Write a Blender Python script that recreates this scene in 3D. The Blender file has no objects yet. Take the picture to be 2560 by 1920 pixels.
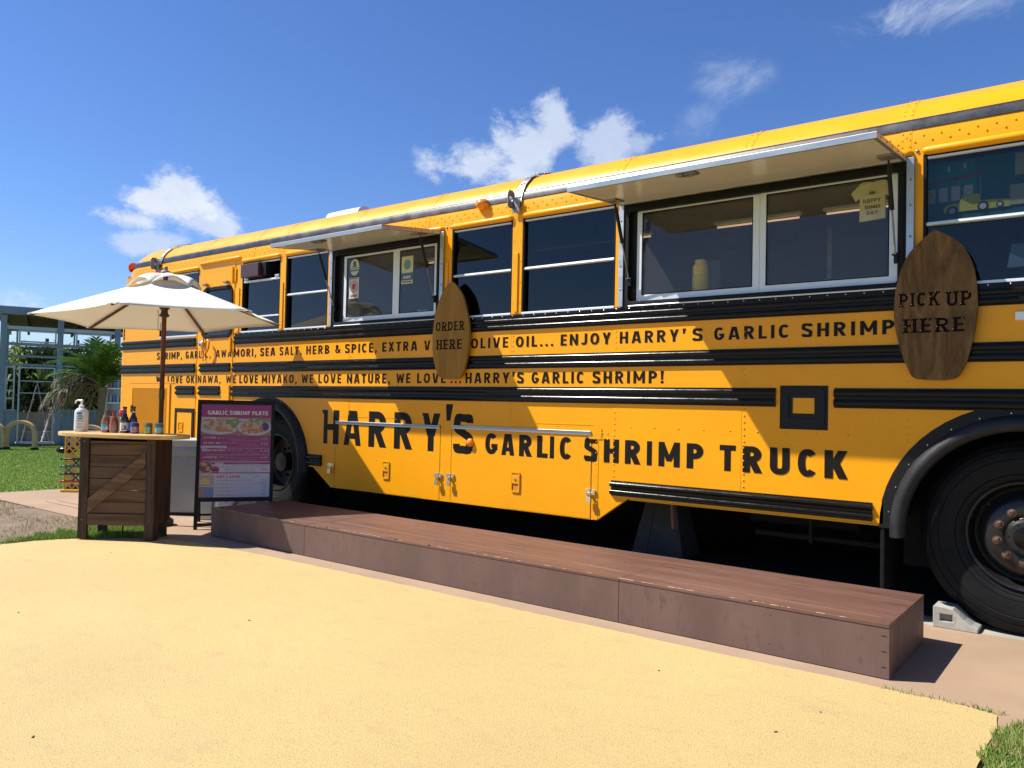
import bpy, math, random
import numpy as np
from mathutils import Vector, Matrix
from mathutils.geometry import tessellate_polygon
random.seed(7); RNG = np.random.default_rng(11)
scene = bpy.context.scene
col = scene.collection

# ------------------------------------------------------------------ camera
YAW, PITCH, ROLL = -0.65988249, 0.02618282, 0.02157534
fw = Vector((math.sin(YAW)*math.cos(PITCH), math.cos(YAW)*math.cos(PITCH), math.sin(PITCH)))
r0 = Vector((math.cos(YAW), -math.sin(YAW), 0)); u0 = r0.cross(fw)
rt = math.cos(ROLL)*r0 + math.sin(ROLL)*u0; up = -math.sin(ROLL)*r0 + math.cos(ROLL)*u0
cam = bpy.data.cameras.new('camera'); camo = bpy.data.objects.new('camera', cam); col.objects.link(camo)
camo.matrix_world = Matrix(((rt.x, up.x, -fw.x, 0), (rt.y, up.y, -fw.y, 0), (rt.z, up.z, -fw.z, 1.2), (0, 0, 0, 1)))
cam.sensor_width = 36; cam.lens = 1980.0/2560*36; cam.clip_start = .05; cam.clip_end = 3000
scene.camera = camo

# ------------------------------------------------------------------ sun, sky, exposure
TOSUN = Vector((-.67, -.425, 1)).normalized()
SKY_STRENGTH = .051
sun = bpy.data.lights.new('sun', 'SUN'); suno = bpy.data.objects.new('sun', sun); col.objects.link(suno)
sun.energy = 5.0; sun.angle = math.radians(.55); sun.color = (1, .955, .88)
suno.rotation_euler = TOSUN.to_track_quat('Z', 'Y').to_euler(); suno.location = (-8, -6, 12)
world = bpy.data.worlds.new('World'); scene.world = world; world.use_nodes = True
wn, wl = world.node_tree.nodes, world.node_tree.links
wn.clear()
def N(nt, t, **kw):
    n = nt.new(t)
    for k, v in kw.items(): setattr(n, k, v)
    return n
sky = N(wn, 'ShaderNodeTexSky', sky_type='NISHITA', sun_disc=False)
sky.sun_elevation = math.asin(TOSUN.z); sky.sun_rotation = math.atan2(TOSUN.x, TOSUN.y)
sky.altitude = 0; sky.air_density = 1.0; sky.dust_density = .2; sky.ozone_density = 3.0
tc = N(wn, 'ShaderNodeTexCoord')
def wmath(op, a, b=None, clamp=False):
    n = N(wn, 'ShaderNodeMath', operation=op, use_clamp=clamp)
    for i, v in enumerate((a, b)):
        if v is None: continue
        if isinstance(v, (int, float)): n.inputs[i].default_value = v
        else: wl.new(v, n.inputs[i])
    return n.outputs[0]
def wdot(v):
    n = N(wn, 'ShaderNodeVectorMath', operation='DOT_PRODUCT'); wl.new(tc.outputs['Generated'], n.inputs[0]); n.inputs[1].default_value = v
    return n.outputs['Value']
def wnoise(scale, detail, rough, off=0, dist=0.0):
    mp = N(wn, 'ShaderNodeMapping'); mp.inputs['Location'].default_value = (off, off*.7, 0); mp.inputs['Scale'].default_value = (1, 1, 1.35)
    wl.new(tc.outputs['Generated'], mp.inputs['Vector'])
    n = N(wn, 'ShaderNodeTexNoise'); n.inputs['Scale'].default_value = scale; n.inputs['Detail'].default_value = detail
    n.inputs['Roughness'].default_value = rough; n.inputs['Distortion'].default_value = dist
    wl.new(mp.outputs[0], n.inputs['Vector']); return n.outputs['Fac']
n_big = wnoise(17, 10, .66, 5.4, .2); n_wisp = wnoise(9, 9, .68, 9.3, .6)
# clouds: direction, half-widths (radians), noise weight, softness, opacity
def pixdir(x, y):                          # direction of a cloud as seen from the food truck's forecourt
    d = fw*1980 + rt*(x-1280) - up*(y-960); return d.normalized()
clouds = [(pixdir(420, 522), .066, .033, 0, 1.0, 1.0), (pixdir(325, 548), .048, .018, 0, 1.0, .9), (pixdir(530, 560), .055, .028, 0, 1.0, .75), (pixdir(450, 480), .045, .026, 0, 1.0, .95),
          (pixdir(385, 605), .07, .022, 0, 1.0, .6),
          (pixdir(1210, 415), .072, .036, 0, 1.0, .82), (pixdir(1300, 365), .046, .042, 0, 1.0, .82), (pixdir(1385, 305), .034, .036, 0, 1.0, .75), (pixdir(1525, 355), .048, .040, 0, 1.0, .68), (pixdir(1600, 355), .04, .02, 0, 1.0, .5),
          (pixdir(1130, 415), .03, .012, 0, 1, .4), (pixdir(1800, 215), .055, .030, 1, .9, .34), (pixdir(1740, 285), .035, .03, 1, .9, .22),
          (pixdir(2400, 15), .10, .026, 1, 1.0, .6), (pixdir(90, 835), .22, .045, 1, 1.1, .55), (pixdir(-900, 700), .3, .06, 0, .9, .8),
          (pixdir(3600, 350), .3, .08, 0, .9, .8)]
total = None
for d, a, b, kind, gain, op in clouds:
    e1 = Vector((0, 0, 1)).cross(d).normalized(); e2 = d.cross(e1)
    u = wmath('DIVIDE', wdot(e1), a); v = wmath('DIVIDE', wdot(e2), b)
    rr = wmath('SQRT', wmath('ADD', wmath('MULTIPLY', u, u), wmath('MULTIPLY', v, v)))
    front = wmath('GREATER_THAN', wdot(d), 0.0)
    body = wmath('SUBTRACT', 1.0, rr)
    dens = wmath('ADD', wmath('MULTIPLY', body, .62 if kind else .95), wmath('MULTIPLY', wmath('SUBTRACT', n_wisp if kind else n_big, .47), (2.9 if kind else 2.5)*gain))
    sm = N(wn, 'ShaderNodeMapRange', interpolation_type='SMOOTHSTEP'); wl.new(dens, sm.inputs[0])
    sm.inputs[1].default_value = .08; sm.inputs[2].default_value = .70 if not kind else 1.1
    sm.inputs[3].default_value = 0; sm.inputs[4].default_value = op
    fall = N(wn, 'ShaderNodeMapRange', interpolation_type='SMOOTHSTEP'); wl.new(rr, fall.inputs[0])
    fall.inputs[1].default_value = 1.55; fall.inputs[2].default_value = .9; fall.inputs[3].default_value = 0; fall.inputs[4].default_value = 1
    m = wmath('MULTIPLY', wmath('MULTIPLY', sm.outputs[0], fall.outputs[0]), front)
    total = m if total is None else wmath('MAXIMUM', total, m)
hs = N(wn, 'ShaderNodeHueSaturation'); hs.inputs['Saturation'].default_value = 1.12; hs.inputs['Value'].default_value = 1.0
wl.new(sky.outputs[0], hs.inputs['Color'])
shade = N(wn, 'ShaderNodeMix', data_type='RGBA'); wl.new(n_wisp, shade.inputs[0])
shade.inputs[6].default_value = (6.6, 7.8, 10.0, 1); shade.inputs[7].default_value = (11.5, 12.0, 12.8, 1)
mixc = N(wn, 'ShaderNodeMix', data_type='RGBA'); wl.new(total, mixc.inputs[0]); tint = N(wn, 'ShaderNodeMix', data_type='RGBA', blend_type='MULTIPLY'); tint.inputs[0].default_value = 1; wl.new(hs.outputs[0], tint.inputs[6]); tint.inputs[7].default_value = (1.16, 1.30, 1.72, 1); wl.new(tint.outputs[2], mixc.inputs[6]); wl.new(shade.outputs[2], mixc.inputs[7])
bg = N(wn, 'ShaderNodeBackground'); bg.inputs['Strength'].default_value = SKY_STRENGTH
wl.new(mixc.outputs[2], bg.inputs['Color'])
wo = N(wn, 'ShaderNodeOutputWorld'); wl.new(bg.outputs[0], wo.inputs[0])
scene.view_settings.view_transform = 'Standard'; scene.view_settings.look = 'None'
scene.view_settings.exposure = .76; scene.view_settings.gamma = 1; scene.view_settings.use_curve_mapping = False
scene.render.engine = 'CYCLES'; scene.cycles.max_bounces = 8; scene.cycles.transparent_max_bounces = 12

# ------------------------------------------------------------------ materials
MATS = {}
def mat(name, color, rough=.5, metal=0.0, var=0.0, vscale=4.0, bump=0.0, bscale=60.0, spec=.5, color2=None, stretch=(1, 1, 1), speck=0.0, sscale=220.0, translucent=0.0, coat=0.0, rvar=0.0, emis=0):
    if name in MATS: return MATS[name]
    m = bpy.data.materials.new(name); m.use_nodes = True; nt = m.node_tree; n, l = nt.nodes, nt.links
    b = n['Principled BSDF']; b.inputs['Roughness'].default_value = rough; b.inputs['Metallic'].default_value = metal
    b.inputs['Specular IOR Level'].default_value = spec; b.inputs['Coat Weight'].default_value = coat; b.inputs['Coat Roughness'].default_value = .08
    t = n.new('ShaderNodeTexCoord'); mp = n.new('ShaderNodeMapping'); mp.inputs['Scale'].default_value = stretch
    l.new(t.outputs['Object'], mp.inputs['Vector'])
    cur = None
    c = (*color, 1)
    def noise(scale, detail=5, rough_=.6):
        x = n.new('ShaderNodeTexNoise'); x.inputs['Scale'].default_value = scale; x.inputs['Detail'].default_value = detail; x.inputs['Roughness'].default_value = rough_
        l.new(mp.outputs[0], x.inputs['Vector']); return x.outputs['Fac']
    def ramp(f, a, bb, lo, hi):
        x = n.new('ShaderNodeMapRange'); l.new(f, x.inputs[0]); x.inputs[1].default_value = a; x.inputs[2].default_value = bb; x.inputs[3].default_value = lo; x.inputs[4].default_value = hi; return x.outputs[0]
    def mix(f, A, B):
        x = n.new('ShaderNodeMix'); x.data_type = 'RGBA'
        l.new(f, x.inputs[0])
        for i, v in ((6, A), (7, B)):
            if isinstance(v, tuple): x.inputs[i].default_value = v
            else: l.new(v, x.inputs[i])
        return x.outputs[2]
    if var > 0 or color2:
        c2 = (*color2, 1) if color2 else tuple(max(0, k*(1-var)) for k in color)+(1,)
        cur = mix(ramp(noise(vscale), .36, .64, 0, 1), c2, c)
    if speck > 0:
        dk = tuple(k*(1-speck) for k in color)+(1,)
        cur = mix(ramp(noise(sscale, 2, .5), .60, .72, 0, 1), cur if cur else c, dk)
    if cur: l.new(cur, b.inputs['Base Color'])
    else: b.inputs['Base Color'].default_value = c
    if rvar > 0: l.new(ramp(noise(vscale*1.7, 6, .7), .35, .68, rough, min(1, rough+rvar)), b.inputs['Roughness'])
    if bump > 0:
        bp = n.new('ShaderNodeBump'); bp.inputs['Strength'].default_value = 1.0; bp.inputs['Distance'].default_value = bump
        l.new(noise(bscale, 4, .65), bp.inputs['Height']); l.new(bp.outputs[0], b.inputs['Normal'])
    if translucent > 0:
        tr = n.new('ShaderNodeBsdfTranslucent'); tr.inputs['Color'].default_value = c
        ms = n.new('ShaderNodeMixShader'); ms.inputs[0].default_value = translucent
        l.new(b.outputs[0], ms.inputs[1]); l.new(tr.outputs[0], ms.inputs[2]); l.new(ms.outputs[0], n['Material Output'].inputs[0])
    MATS[name] = m; return m
def wood(name, c1, c2, rough=.6, axis='X', scale=6.0, rings=9.0, bump=.0008, rotz=0.0, st=.09, spec=.25):
    if name in MATS: return MATS[name]
    m = bpy.data.materials.new(name); m.use_nodes = True; n, l = m.node_tree.nodes, m.node_tree.links
    b = n['Principled BSDF']; b.inputs['Roughness'].default_value = rough
    t = n.new('ShaderNodeTexCoord'); mp = n.new('ShaderNodeMapping')
    s = {'X': (st, 1, 1), 'Y': (1, st, 1), 'Z': (1, 1, st)}[axis]; b.inputs['Specular IOR Level'].default_value = spec
    rm = n.new('ShaderNodeMapping'); rm.inputs['Rotation'].default_value = (0, 0, -rotz); l.new(t.outputs['Object'], rm.inputs['Vector'])
    mp.inputs['Scale'].default_value = s; l.new(rm.outputs[0], mp.inputs['Vector'])
    a = n.new('ShaderNodeTexNoise'); a.inputs['Scale'].default_value = scale; a.inputs['Detail'].default_value = 3; a.inputs['Distortion'].default_value = .5
    l.new(mp.outputs[0], a.inputs['Vector'])
    mu = n.new('ShaderNodeMath'); mu.operation = 'MULTIPLY'; mu.inputs[1].default_value = rings; l.new(a.outputs['Fac'], mu.inputs[0])
    fr = n.new('ShaderNodeMath'); fr.operation = 'PINGPONG'; fr.inputs[1].default_value = .5; l.new(mu.outputs[0], fr.inputs[0])
    f = n.new('ShaderNodeTexNoise'); f.inputs['Scale'].default_value = scale*28; f.inputs['Detail'].default_value = 4; l.new(mp.outputs[0], f.inputs['Vector'])
    ad = n.new('ShaderNodeMath'); ad.operation = 'MULTIPLY_ADD'; ad.inputs[1].default_value = .75; l.new(f.outputs['Fac'], ad.inputs[0]); l.new(fr.outputs[0], ad.inputs[2])
    mr = n.new('ShaderNodeMapRange'); mr.inputs[1].default_value = .3; mr.inputs[2].default_value = .95; l.new(ad.outputs[0], mr.inputs[0])
    x = n.new('ShaderNodeMix'); x.data_type = 'RGBA'; l.new(mr.outputs[0], x.inputs[0]); x.inputs[6].default_value = (*c1, 1); x.inputs[7].default_value = (*c2, 1)
    l.new(x.outputs[2], b.inputs['Base Color'])
    bp = n.new('ShaderNodeBump'); bp.inputs['Distance'].default_value = bump; l.new(ad.outputs[0], bp.inputs['Height']); l.new(bp.outputs[0], b.inputs['Normal'])
    MATS[name] = m; return m
def glass(name, tint, rough=0.0, ior=1.5):
    if name in MATS: return MATS[name]
    m = bpy.data.materials.new(name); m.use_nodes = True; n, l = m.node_tree.nodes, m.node_tree.links; n.clear()
    o = n.new('ShaderNodeOutputMaterial'); t = n.new('ShaderNodeBsdfTransparent'); t.inputs[0].default_value = (*tint, 1)
    g = n.new('ShaderNodeBsdfGlossy'); g.inputs['Roughness'].default_value = rough; g.inputs[0].default_value = (1, 1, 1, 1)
    f = n.new('ShaderNodeFresnel'); f.inputs['IOR'].default_value = ior
    x = n.new('ShaderNodeMixShader'); ge = n.new('ShaderNodeNewGeometry'); mm = n.new('ShaderNodeMath'); mm.operation = 'SUBTRACT'; mm.inputs[0].default_value = 1; l.new(ge.outputs['Backfacing'], mm.inputs[1]); m2 = n.new('ShaderNodeMath'); m2.operation = 'MULTIPLY'; l.new(f.outputs[0], m2.inputs[0]); l.new(mm.outputs[0], m2.inputs[1]); l.new(m2.outputs[0], x.inputs[0]); l.new(t.outputs[0], x.inputs[1]); l.new(g.outputs[0], x.inputs[2]); l.new(x.outputs[0], o.inputs[0])
    MATS[name] = m; return m

YEL = mat('bus_yellow_paint', (.86, .345, .0010), .30, var=.055, vscale=1.9, bump=.0022, bscale=2.4, coat=.05, rvar=.12, spec=.28)
BLK = mat('gloss_black_paint', (.008, .007, .006), .14, var=.2, vscale=6, bump=.0008, bscale=12, rvar=.12, spec=.19)
STRIPE = mat('roof_stripe_grey_black', (.018, .020, .026), .30, var=.25, vscale=5, rvar=.2)
LET = mat('lettering_black', (.010, .008, .006), .45, spec=.15)
ALU = mat('brushed_aluminium', (.52, .54, .56), .34, .9, var=.12, vscale=8, stretch=(.2, 1, 1), bump=.0002, bscale=80, rvar=.2)
ALUW = mat('pale_anodised_aluminium', (.66, .70, .76), .42, .15, var=.06, vscale=5)
STEEL = mat('weathered_steel', (.33, .32, .31), .38, .8, var=.45, vscale=9, rvar=.3)
CHROME = mat('zinc_plated_steel', (.75, .74, .70), .22, 1.0, var=.2, vscale=30)
CREAM = mat('cream_panel_underside', (.68, .64, .56), .22, var=.05, vscale=3)
RUB = mat('black_rubber', (.011, .011, .011), .60, var=.35, vscale=14, bump=.0008, bscale=90, spec=.18)
RUBG = mat('greyed_rubber_fender', (.022, .023, .025), .42, var=.5, vscale=7, bump=.002, bscale=25, rvar=.2, spec=.3)
BLKM = mat('matt_black_metal', (.012, .012, .013), .45, var=.2, vscale=10, spec=.2)
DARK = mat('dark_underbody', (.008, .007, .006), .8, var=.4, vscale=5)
GASKET = mat('black_gasket', (.008, .008, .009), .5, spec=.2)
GL_D = glass('dark_tinted_glass', (.10, .11, .13))
GL_C = glass('serving_window_glass', (.93, .93, .94), ior=1.48)
GL_F = glass('lighter_tinted_glass', (.62, .64, .66), ior=1.48)
GL_M = glass('mesh_screen_glass', (.80, .80, .80))
INT = mat('interior_wall', (.19, .155, .14), .6, var=.15, vscale=3)
INTS = mat('kitchen_steel', (.32, .32, .33), .35, .7, var=.3, vscale=4)
WHT = mat('white_plastic', (.78, .78, .76), .35)
LAMP_A = mat('amber_lens', (.85, .25, .01), .15, var=.2, vscale=60, coat=.5)
LAMP_R = mat('red_lens', (.62, .01, .008), .15, var=.2, vscale=60, coat=.5)
WOODD = wood('dark_stained_wood', (.060, .034, .018), (.135, .080, .046), .6, 'X', 7, 5, rotz=.650, st=.06)
BRACE = wood('brace_wood', (.075, .043, .024), (.19, .112, .062), .6, 'X', 7, 4, rotz=.650, st=.1)
WOODDZ = wood('dark_stained_wood_upright', (.030, .019, .013), (.075, .046, .030), .6, 'Z', 7, 7)
BOARD1 = wood('oak_surfboard_sign', (.25, .120, .018), (.36, .185, .032), .55, 'Z', 2.2, 6, spec=.15)
BOARD2 = wood('walnut_surfboard_sign', (.095, .046, .014), (.205, .108, .038), .55, 'Z', 3.2, 12, st=.22, spec=.15)
TOPW = wood('varnished_pine_top', (.50, .31, .115), (.68, .46, .20), .35, 'X', 5, 5, rotz=.384, st=.05)
BURN = mat('burnt_letter_wood', (.012, .006, .004), .7, spec=.05)

# ------------------------------------------------------------------ mesh builder
class MB:
    def __init__(s): s.v = []; s.f = []; s.mi = []; s.m = 0
    def add(s, vs, fs):
        o = len(s.v); s.v += [tuple(x) for x in vs]; s.f += [tuple(i+o for i in f) for f in fs]; s.mi += [s.m]*len(fs); return s
    def box(s, x0, x1, y0, y1, z0, z1):
        v = [(x, y, z) for z in (z0, z1) for y in (y0, y1) for x in (x0, x1)]
        return s.add(v, [(0, 2, 3, 1), (4, 5, 7, 6), (0, 1, 5, 4), (2, 6, 7, 3), (0, 4, 6, 2), (1, 3, 7, 5)])
    def obox(s, c, ax, ay, az):              # oriented box: centre and three half-axis vectors
        c, ax, ay, az = map(Vector, (c, ax, ay, az)); v = [c+ax*i+ay*j+az*k for k in (-1, 1) for j in (-1, 1) for i in (-1, 1)]
        return s.add(v, [(0, 2, 3, 1), (4, 5, 7, 6), (0, 1, 5, 4), (2, 6, 7, 3), (0, 4, 6, 2), (1, 3, 7, 5)])
    def bar(s, a, b, w, h, upv=(0, 0, 1)):
        a, b = Vector(a), Vector(b); d = (b-a); L = d.length; d.normalize(); sd = d.cross(Vector(upv))
        if sd.length < 1e-4: sd = d.cross(Vector((1, 0, 0)))
        sd.normalize(); u = sd.cross(d)
        return s.obox((a+b)/2, d*L/2, sd*w/2, u*h/2)
    def tube(s, pts, r, n=10, cap=True, closed=False):
        pts = [Vector(p) for p in pts]; m = len(pts); rs = r if isinstance(r, (list, tuple)) else [r]*m; o = []
        ref = None
        for i, p in enumerate(pts):
            a = pts[(i-1) % m] if (i or closed) else p; b = pts[(i+1) % m] if (i < m-1 or closed) else p
            d = (b-a).normalized()
            if ref is None:
                ref = d.cross(Vector((0, 0, 1)))
                if ref.length < 1e-3: ref = d.cross(Vector((1, 0, 0)))
            ref = (ref-d*ref.dot(d)).normalized(); q = d.cross(ref)
            for k in range(n):
                t = 2*math.pi*k/n; o.append(p+(ref*math.cos(t)+q*math.sin(t))*rs[i])
        f = [(i*n+k, i*n+(k+1) % n, ((i+1) % m)*n+(k+1) % n, ((i+1) % m)*n+k) for i in range(m if closed else m-1) for k in range(n)]
        if cap and not closed: f += [tuple(range(n-1, -1, -1)), tuple((m-1)*n+k for k in range(n))]
        return s.add(o, f)
    def lathe(s, prof, c=(0, 0, 0), n=20, axis='z', cap=True):
        o = []; m = len(prof)
        for r, h in prof:
            for k in range(n):
                t = 2*math.pi*k/n; a, b = r*math.cos(t), r*math.sin(t)
                p = {'z': (a, b, h), 'y': (a, h, b), 'x': (h, a, b)}[axis]; o.append((p[0]+c[0], p[1]+c[1], p[2]+c[2]))
        f = [(i*n+k, i*n+(k+1) % n, (i+1)*n+(k+1) % n, (i+1)*n+k) for i in range(m-1) for k in range(n)]
        if cap: f += [tuple(range(n-1, -1, -1)), tuple((m-1)*n+k for k in range(n))]
        return s.add(o, f)
    def plate(s, outer, y0, y1, holes=(), fn=None):        # polygon in (X,Z) with holes, thickness y0..y1
        fn = fn or (lambda x, z, y: (x, y, z))
        loops = [outer]+list(holes); vv = [Vector((p[0], p[1], 0)) for lp in loops for p in lp]
        tris = tessellate_polygon([[Vector((p[0], p[1], 0)) for p in lp] for lp in loops]); n = len(vv)
        o = [fn(p.x, p.y, y0) for p in vv]+[fn(p.x, p.y, y1) for p in vv]
        f = [tuple(t) for t in tris]+[tuple(i+n for i in reversed(t)) for t in tris]; b = 0
        for lp in loops:
            k = len(lp); f += [(b+i, b+(i+1) % k, b+(i+1) % k+n, b+i+n) for i in range(k)]; b += k
        return s.add(o, f)
    def grid(s, rows, closed=False):
        n = len(rows[0]); o = [p for r in rows for p in r]
        return s.add(o, [(i*n+k, i*n+(k+1) % n, (i+1)*n+(k+1) % n, (i+1)*n+k) for i in range(len(rows)-1) for k in range(n if closed else n-1)])
    def dome(s, c, r, h, nrm='y', n=6):                   # small rivet head pointing to -y
        c = Vector(c); o = [c+Vector((r*math.cos(t*2*math.pi/n), 0, r*math.sin(t*2*math.pi/n))) for t in range(n)]
        o += [c+Vector((.6*r*math.cos(t*2*math.pi/n), -h*.8, .6*r*math.sin(t*2*math.pi/n))) for t in range(n)]+[c+Vector((0, -h, 0))]
        return s.add(o, [(k, (k+1) % n, n+(k+1) % n, n+k) for k in range(n)]+[(n+k, n+(k+1) % n, 2*n) for k in range(n)])
    def build(s, name, mats, parent=None, smooth=None, bevel=0, label=None, kind=None, flipfix=True):
        me = bpy.data.meshes.new(name); me.from_pydata(s.v, [], s.f)
        for m in (mats if isinstance(mats, (list, tuple)) else [mats]): me.materials.append(m)
        if any(s.mi): me.polygons.foreach_set('material_index', s.mi)
        if flipfix and len(s.f) < 60000:
            import bmesh
            bm = bmesh.new(); bm.from_mesh(me); bmesh.ops.recalc_face_normals(bm, faces=bm.faces); bm.to_mesh(me); bm.free()
        if smooth is not None:
            me.polygons.foreach_set('use_smooth', [True]*len(me.polygons)); me.set_sharp_from_angle(angle=math.radians(smooth))
        me.update()
        o = bpy.data.objects.new(name, me); col.objects.link(o)
        if parent is not None:
            o.parent = parent; o.matrix_parent_inverse = parent_inv(parent)
        if bevel:
            b = o.modifiers.new('bevel', 'BEVEL'); b.width = bevel; b.segments = 2; b.limit_method = 'ANGLE'; b.angle_limit = math.radians(40)
        if label: o['label'] = label
        if kind: o['kind'] = kind
        return o
def wmat(o):
    m = Matrix.Translation(o.location) @ o.rotation_euler.to_matrix().to_4x4()
    return (wmat(o.parent) @ o.matrix_parent_inverse @ m) if o.parent else m
def parent_inv(p): return wmat(p).inverted()
def thing(name, label, cat, loc=(0, 0, 0), group=None):
    o = bpy.data.objects.new(name, None); col.objects.link(o); o.location = loc; o.empty_display_size = .2
    o['label'] = label; o['category'] = cat
    if group: o['group'] = group
    return o
def tag(o, label, cat, group=None):
    o['label'] = label; o['category'] = cat
    if group: o['group'] = group
    return o
def copytree(o, parent=None, delta=None, label=None):
    c = o.copy(); col.objects.link(c)
    if parent is not None: c.parent = parent
    if delta is not None: c.matrix_world = delta @ c.matrix_world; c.location = delta @ o.location
    for ch in [k for k in bpy.data.objects if k.parent == o and k is not c]:
        copytree(ch, c)
    if label: c['label'] = label
    return c

# ------------------------------------------------------------------ stroke lettering
def chain(pts, t, closed=False):
    n = len(pts); L = []; Rr = []
    for i, p in enumerate(pts):
        a = pts[i-1] if (i or closed) else None; b = pts[(i+1) % n] if (i < n-1 or closed) else None
        d1 = Vector((p[0]-a[0], p[1]-a[1])).normalized() if a else None; d2 = Vector((b[0]-p[0], b[1]-p[1])).normalized() if b else None
        if d1 is None: d1 = d2
        if d2 is None: d2 = d1
        n1 = Vector((-d1.y, d1.x)); n2 = Vector((-d2.y, d2.x)); m = n1+n2
        m = m.normalized() if m.length > 1e-6 else n1
        k = min(t/2/max(.3, m.dot(n1)), t*1.1); q = Vector(p)
        L.append(q+m*k); Rr.append(q-m*k)
    return [[L[i], L[(i+1) % n], Rr[(i+1) % n], Rr[i]] for i in range(n if closed else n-1)]
def rect(x0, x1, z0, z1): return [[(x0, z0), (x1, z0), (x1, z1), (x0, z1)]]
def arcp(cx, cz, rx, rz, a0, a1, n=10, pw=.85):
    o = []
    for i in range(n+1):
        a = math.radians(a0+(a1-a0)*i/n); c, s_ = math.cos(a), math.sin(a)
        o.append((cx+rx*math.copysign(abs(c)**pw, c), cz+rz*math.copysign(abs(s_)**pw, s_)))
    return o
def glyph(ch, t):
    h = t/2; w = .6
    def q(a, b, tt=None):                # slanted bar with horizontal ends
        dx, dz = b[0]-a[0], b[1]-a[1]; k = (tt or t)*math.hypot(dx, dz)/abs(dz)/2
        return [[(a[0]-k, a[1]), (a[0]+k, a[1]), (b[0]+k, b[1]), (b[0]-k, b[1])]]
    def bowl(zt, zb, xr):
        ry = (zt-zb)/2-h; xa = xr-h-ry*.9
        return chain([(h, zt-h), (xa, zt-h)]+arcp(xa, (zt+zb)/2, xr-h-xa, ry, 80, -80, 8, 1)+[(xa, zb+h), (h, zb+h)], t)
    if ch == 'A': w = .70; return w, q((h*1.1, 0), (w/2-.28*t, 1))+q((w-h*1.1, 0), (w/2+.28*t, 1))+rect(w*.25, w*.75, .19, .19+t*.82)
    if ch == 'B': w = .58; return w, rect(0, t, 0, 1)+bowl(1, .46, w*.93)+bowl(.54, 0, w)
    if ch == 'C': w = .60; return w, chain(arcp(w/2, .5, w/2-h, .5-h, 42, 318, 22), t)
    if ch == 'D': w = .60; return w, rect(0, t, 0, 1)+chain([(h, 1-h), (w*.35, 1-h)]+arcp(w*.4, .5, w*.6-h, .5-h, 80, -80, 10, .9)+[(w*.35, h), (h, h)], t)
    if ch == 'E': w = .48; return w, rect(0, t, 0, 1)+rect(t, w, 0, t*.9)+rect(t, w*.93, .5-t*.42, .5+t*.42)+rect(t, w, 1-t*.9, 1)
    if ch == 'F': w = .46; return w, rect(0, t, 0, 1)+rect(t, w*.93, .48-t*.42, .48+t*.42)+rect(t, w, 1-t*.9, 1)
    if ch == 'G': w = .62; return w, chain(arcp(w/2, .5, w/2-h, .5-h, 42, 335, 22), t)+rect(w*.5, w, .5-t*.85, .5)+rect(w-t, w, .2, .5-t*.85)
    if ch == 'H': w = .60; return w, rect(0, t, 0, 1)+rect(w-t, w, 0, 1)+rect(t, w-t, .5-t*.45, .5+t*.45)
    if ch == 'I': w = t; return w, rect(0, t, 0, 1)
    if ch == 'J': w = .46; return w, chain([(w-h, 1), (w-h, .32)]+arcp(w*.46, .30, w*.54-h, .30-h, 0, -150, 8), t)
    if ch == 'K': w = .62; return w, rect(0, t, 0, 1)+q((t*.9, .36), (w-h*1.2, 1))+q((w-h*1.1, 0), (w*.42, .62))
    if ch == 'L': w = .46; return w, rect(0, t, 0, 1)+rect(t, w, 0, t*.92)
    if ch == 'M': w = .80; return w, rect(0, t, 0, 1)+rect(w-t, w, 0, 1)+q((w/2, .22), (h, 1), t*.8)+q((w/2, .22), (w-h, 1), t*.8)
    if ch == 'N': w = .64; return w, rect(0, t, 0, 1)+rect(w-t, w, 0, 1)+q((w-h, 0), (h, 1), t*.85)
    if ch == 'O': w = .66; return w, chain(arcp(w/2, .5, w/2-h, .5-h, 0, 348, 29), t, True)
    if ch == 'P': w = .56; return w, rect(0, t, 0, 1)+bowl(1, .38, w)
    if ch == 'R': w = .60; return w, rect(0, t, 0, 1)+bowl(1, .40, w*.95)+q((w-h*1.05, 0), (w*.48, .46))
    if ch == 'S':
        w = .56; P = [(w-h*.95, .78), (w*.80, .90), (w*.52, 1-h), (w*.24, .91), (h, .76), (w*.20, .62), (w*.5, .52), (w*.82, .40), (w-h, .25), (w*.78, .10), (w*.48, h), (w*.20, .11), (h*.85, .24)]
        C = []
        for i in range(len(P)-1):
            p0, p1, p2, p3 = P[max(i-1, 0)], P[i], P[i+1], P[min(i+2, len(P)-1)]
            for k in range(3):
                u = k/3; C.append(tuple(.5*(2*p1[j]+(p2[j]-p0[j])*u+(2*p0[j]-5*p1[j]+4*p2[j]-p3[j])*u*u+(3*p1[j]-p0[j]-3*p2[j]+p3[j])*u**3) for j in (0, 1)))
        return w, chain(C+[P[-1]], t)
    if ch == 'T': w = .56; return w, rect(0, w, 1-t*.92, 1)+rect(w/2-h, w/2+h, 0, 1-t*.92)
    if ch == 'U': w = .60; return w, chain([(h, 1), (h, .34)]+arcp(w/2, .32, w/2-h, .32-h, 180, 360, 10)+[(w-h, .34), (w-h, 1)], t)
    if ch == 'V': w = .66; return w, q((w/2-.25*t, 0), (h*1.1, 1))+q((w/2+.25*t, 0), (w-h*1.1, 1))
    if ch == 'W': w = .92; return w, q((w*.27, 0), (h, 1), t*.95)+q((w*.27, 0), (w*.5, .9), t*.85)+q((w*.73, 0), (w*.5, .9), t*.85)+q((w*.73, 0), (w-h, 1), t*.95)
    if ch == 'X': w = .62; return w, q((h, 0), (w-h*1.2, 1))+q((w-h, 0), (h*1.2, 1))
    if ch == 'Y': w = .62; return w, rect(w/2-h, w/2+h, 0, .42)+q((w/2-h*.2, .40), (h*1.1, 1))+q((w/2+h*.2, .40), (w-h*1.1, 1))
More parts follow.
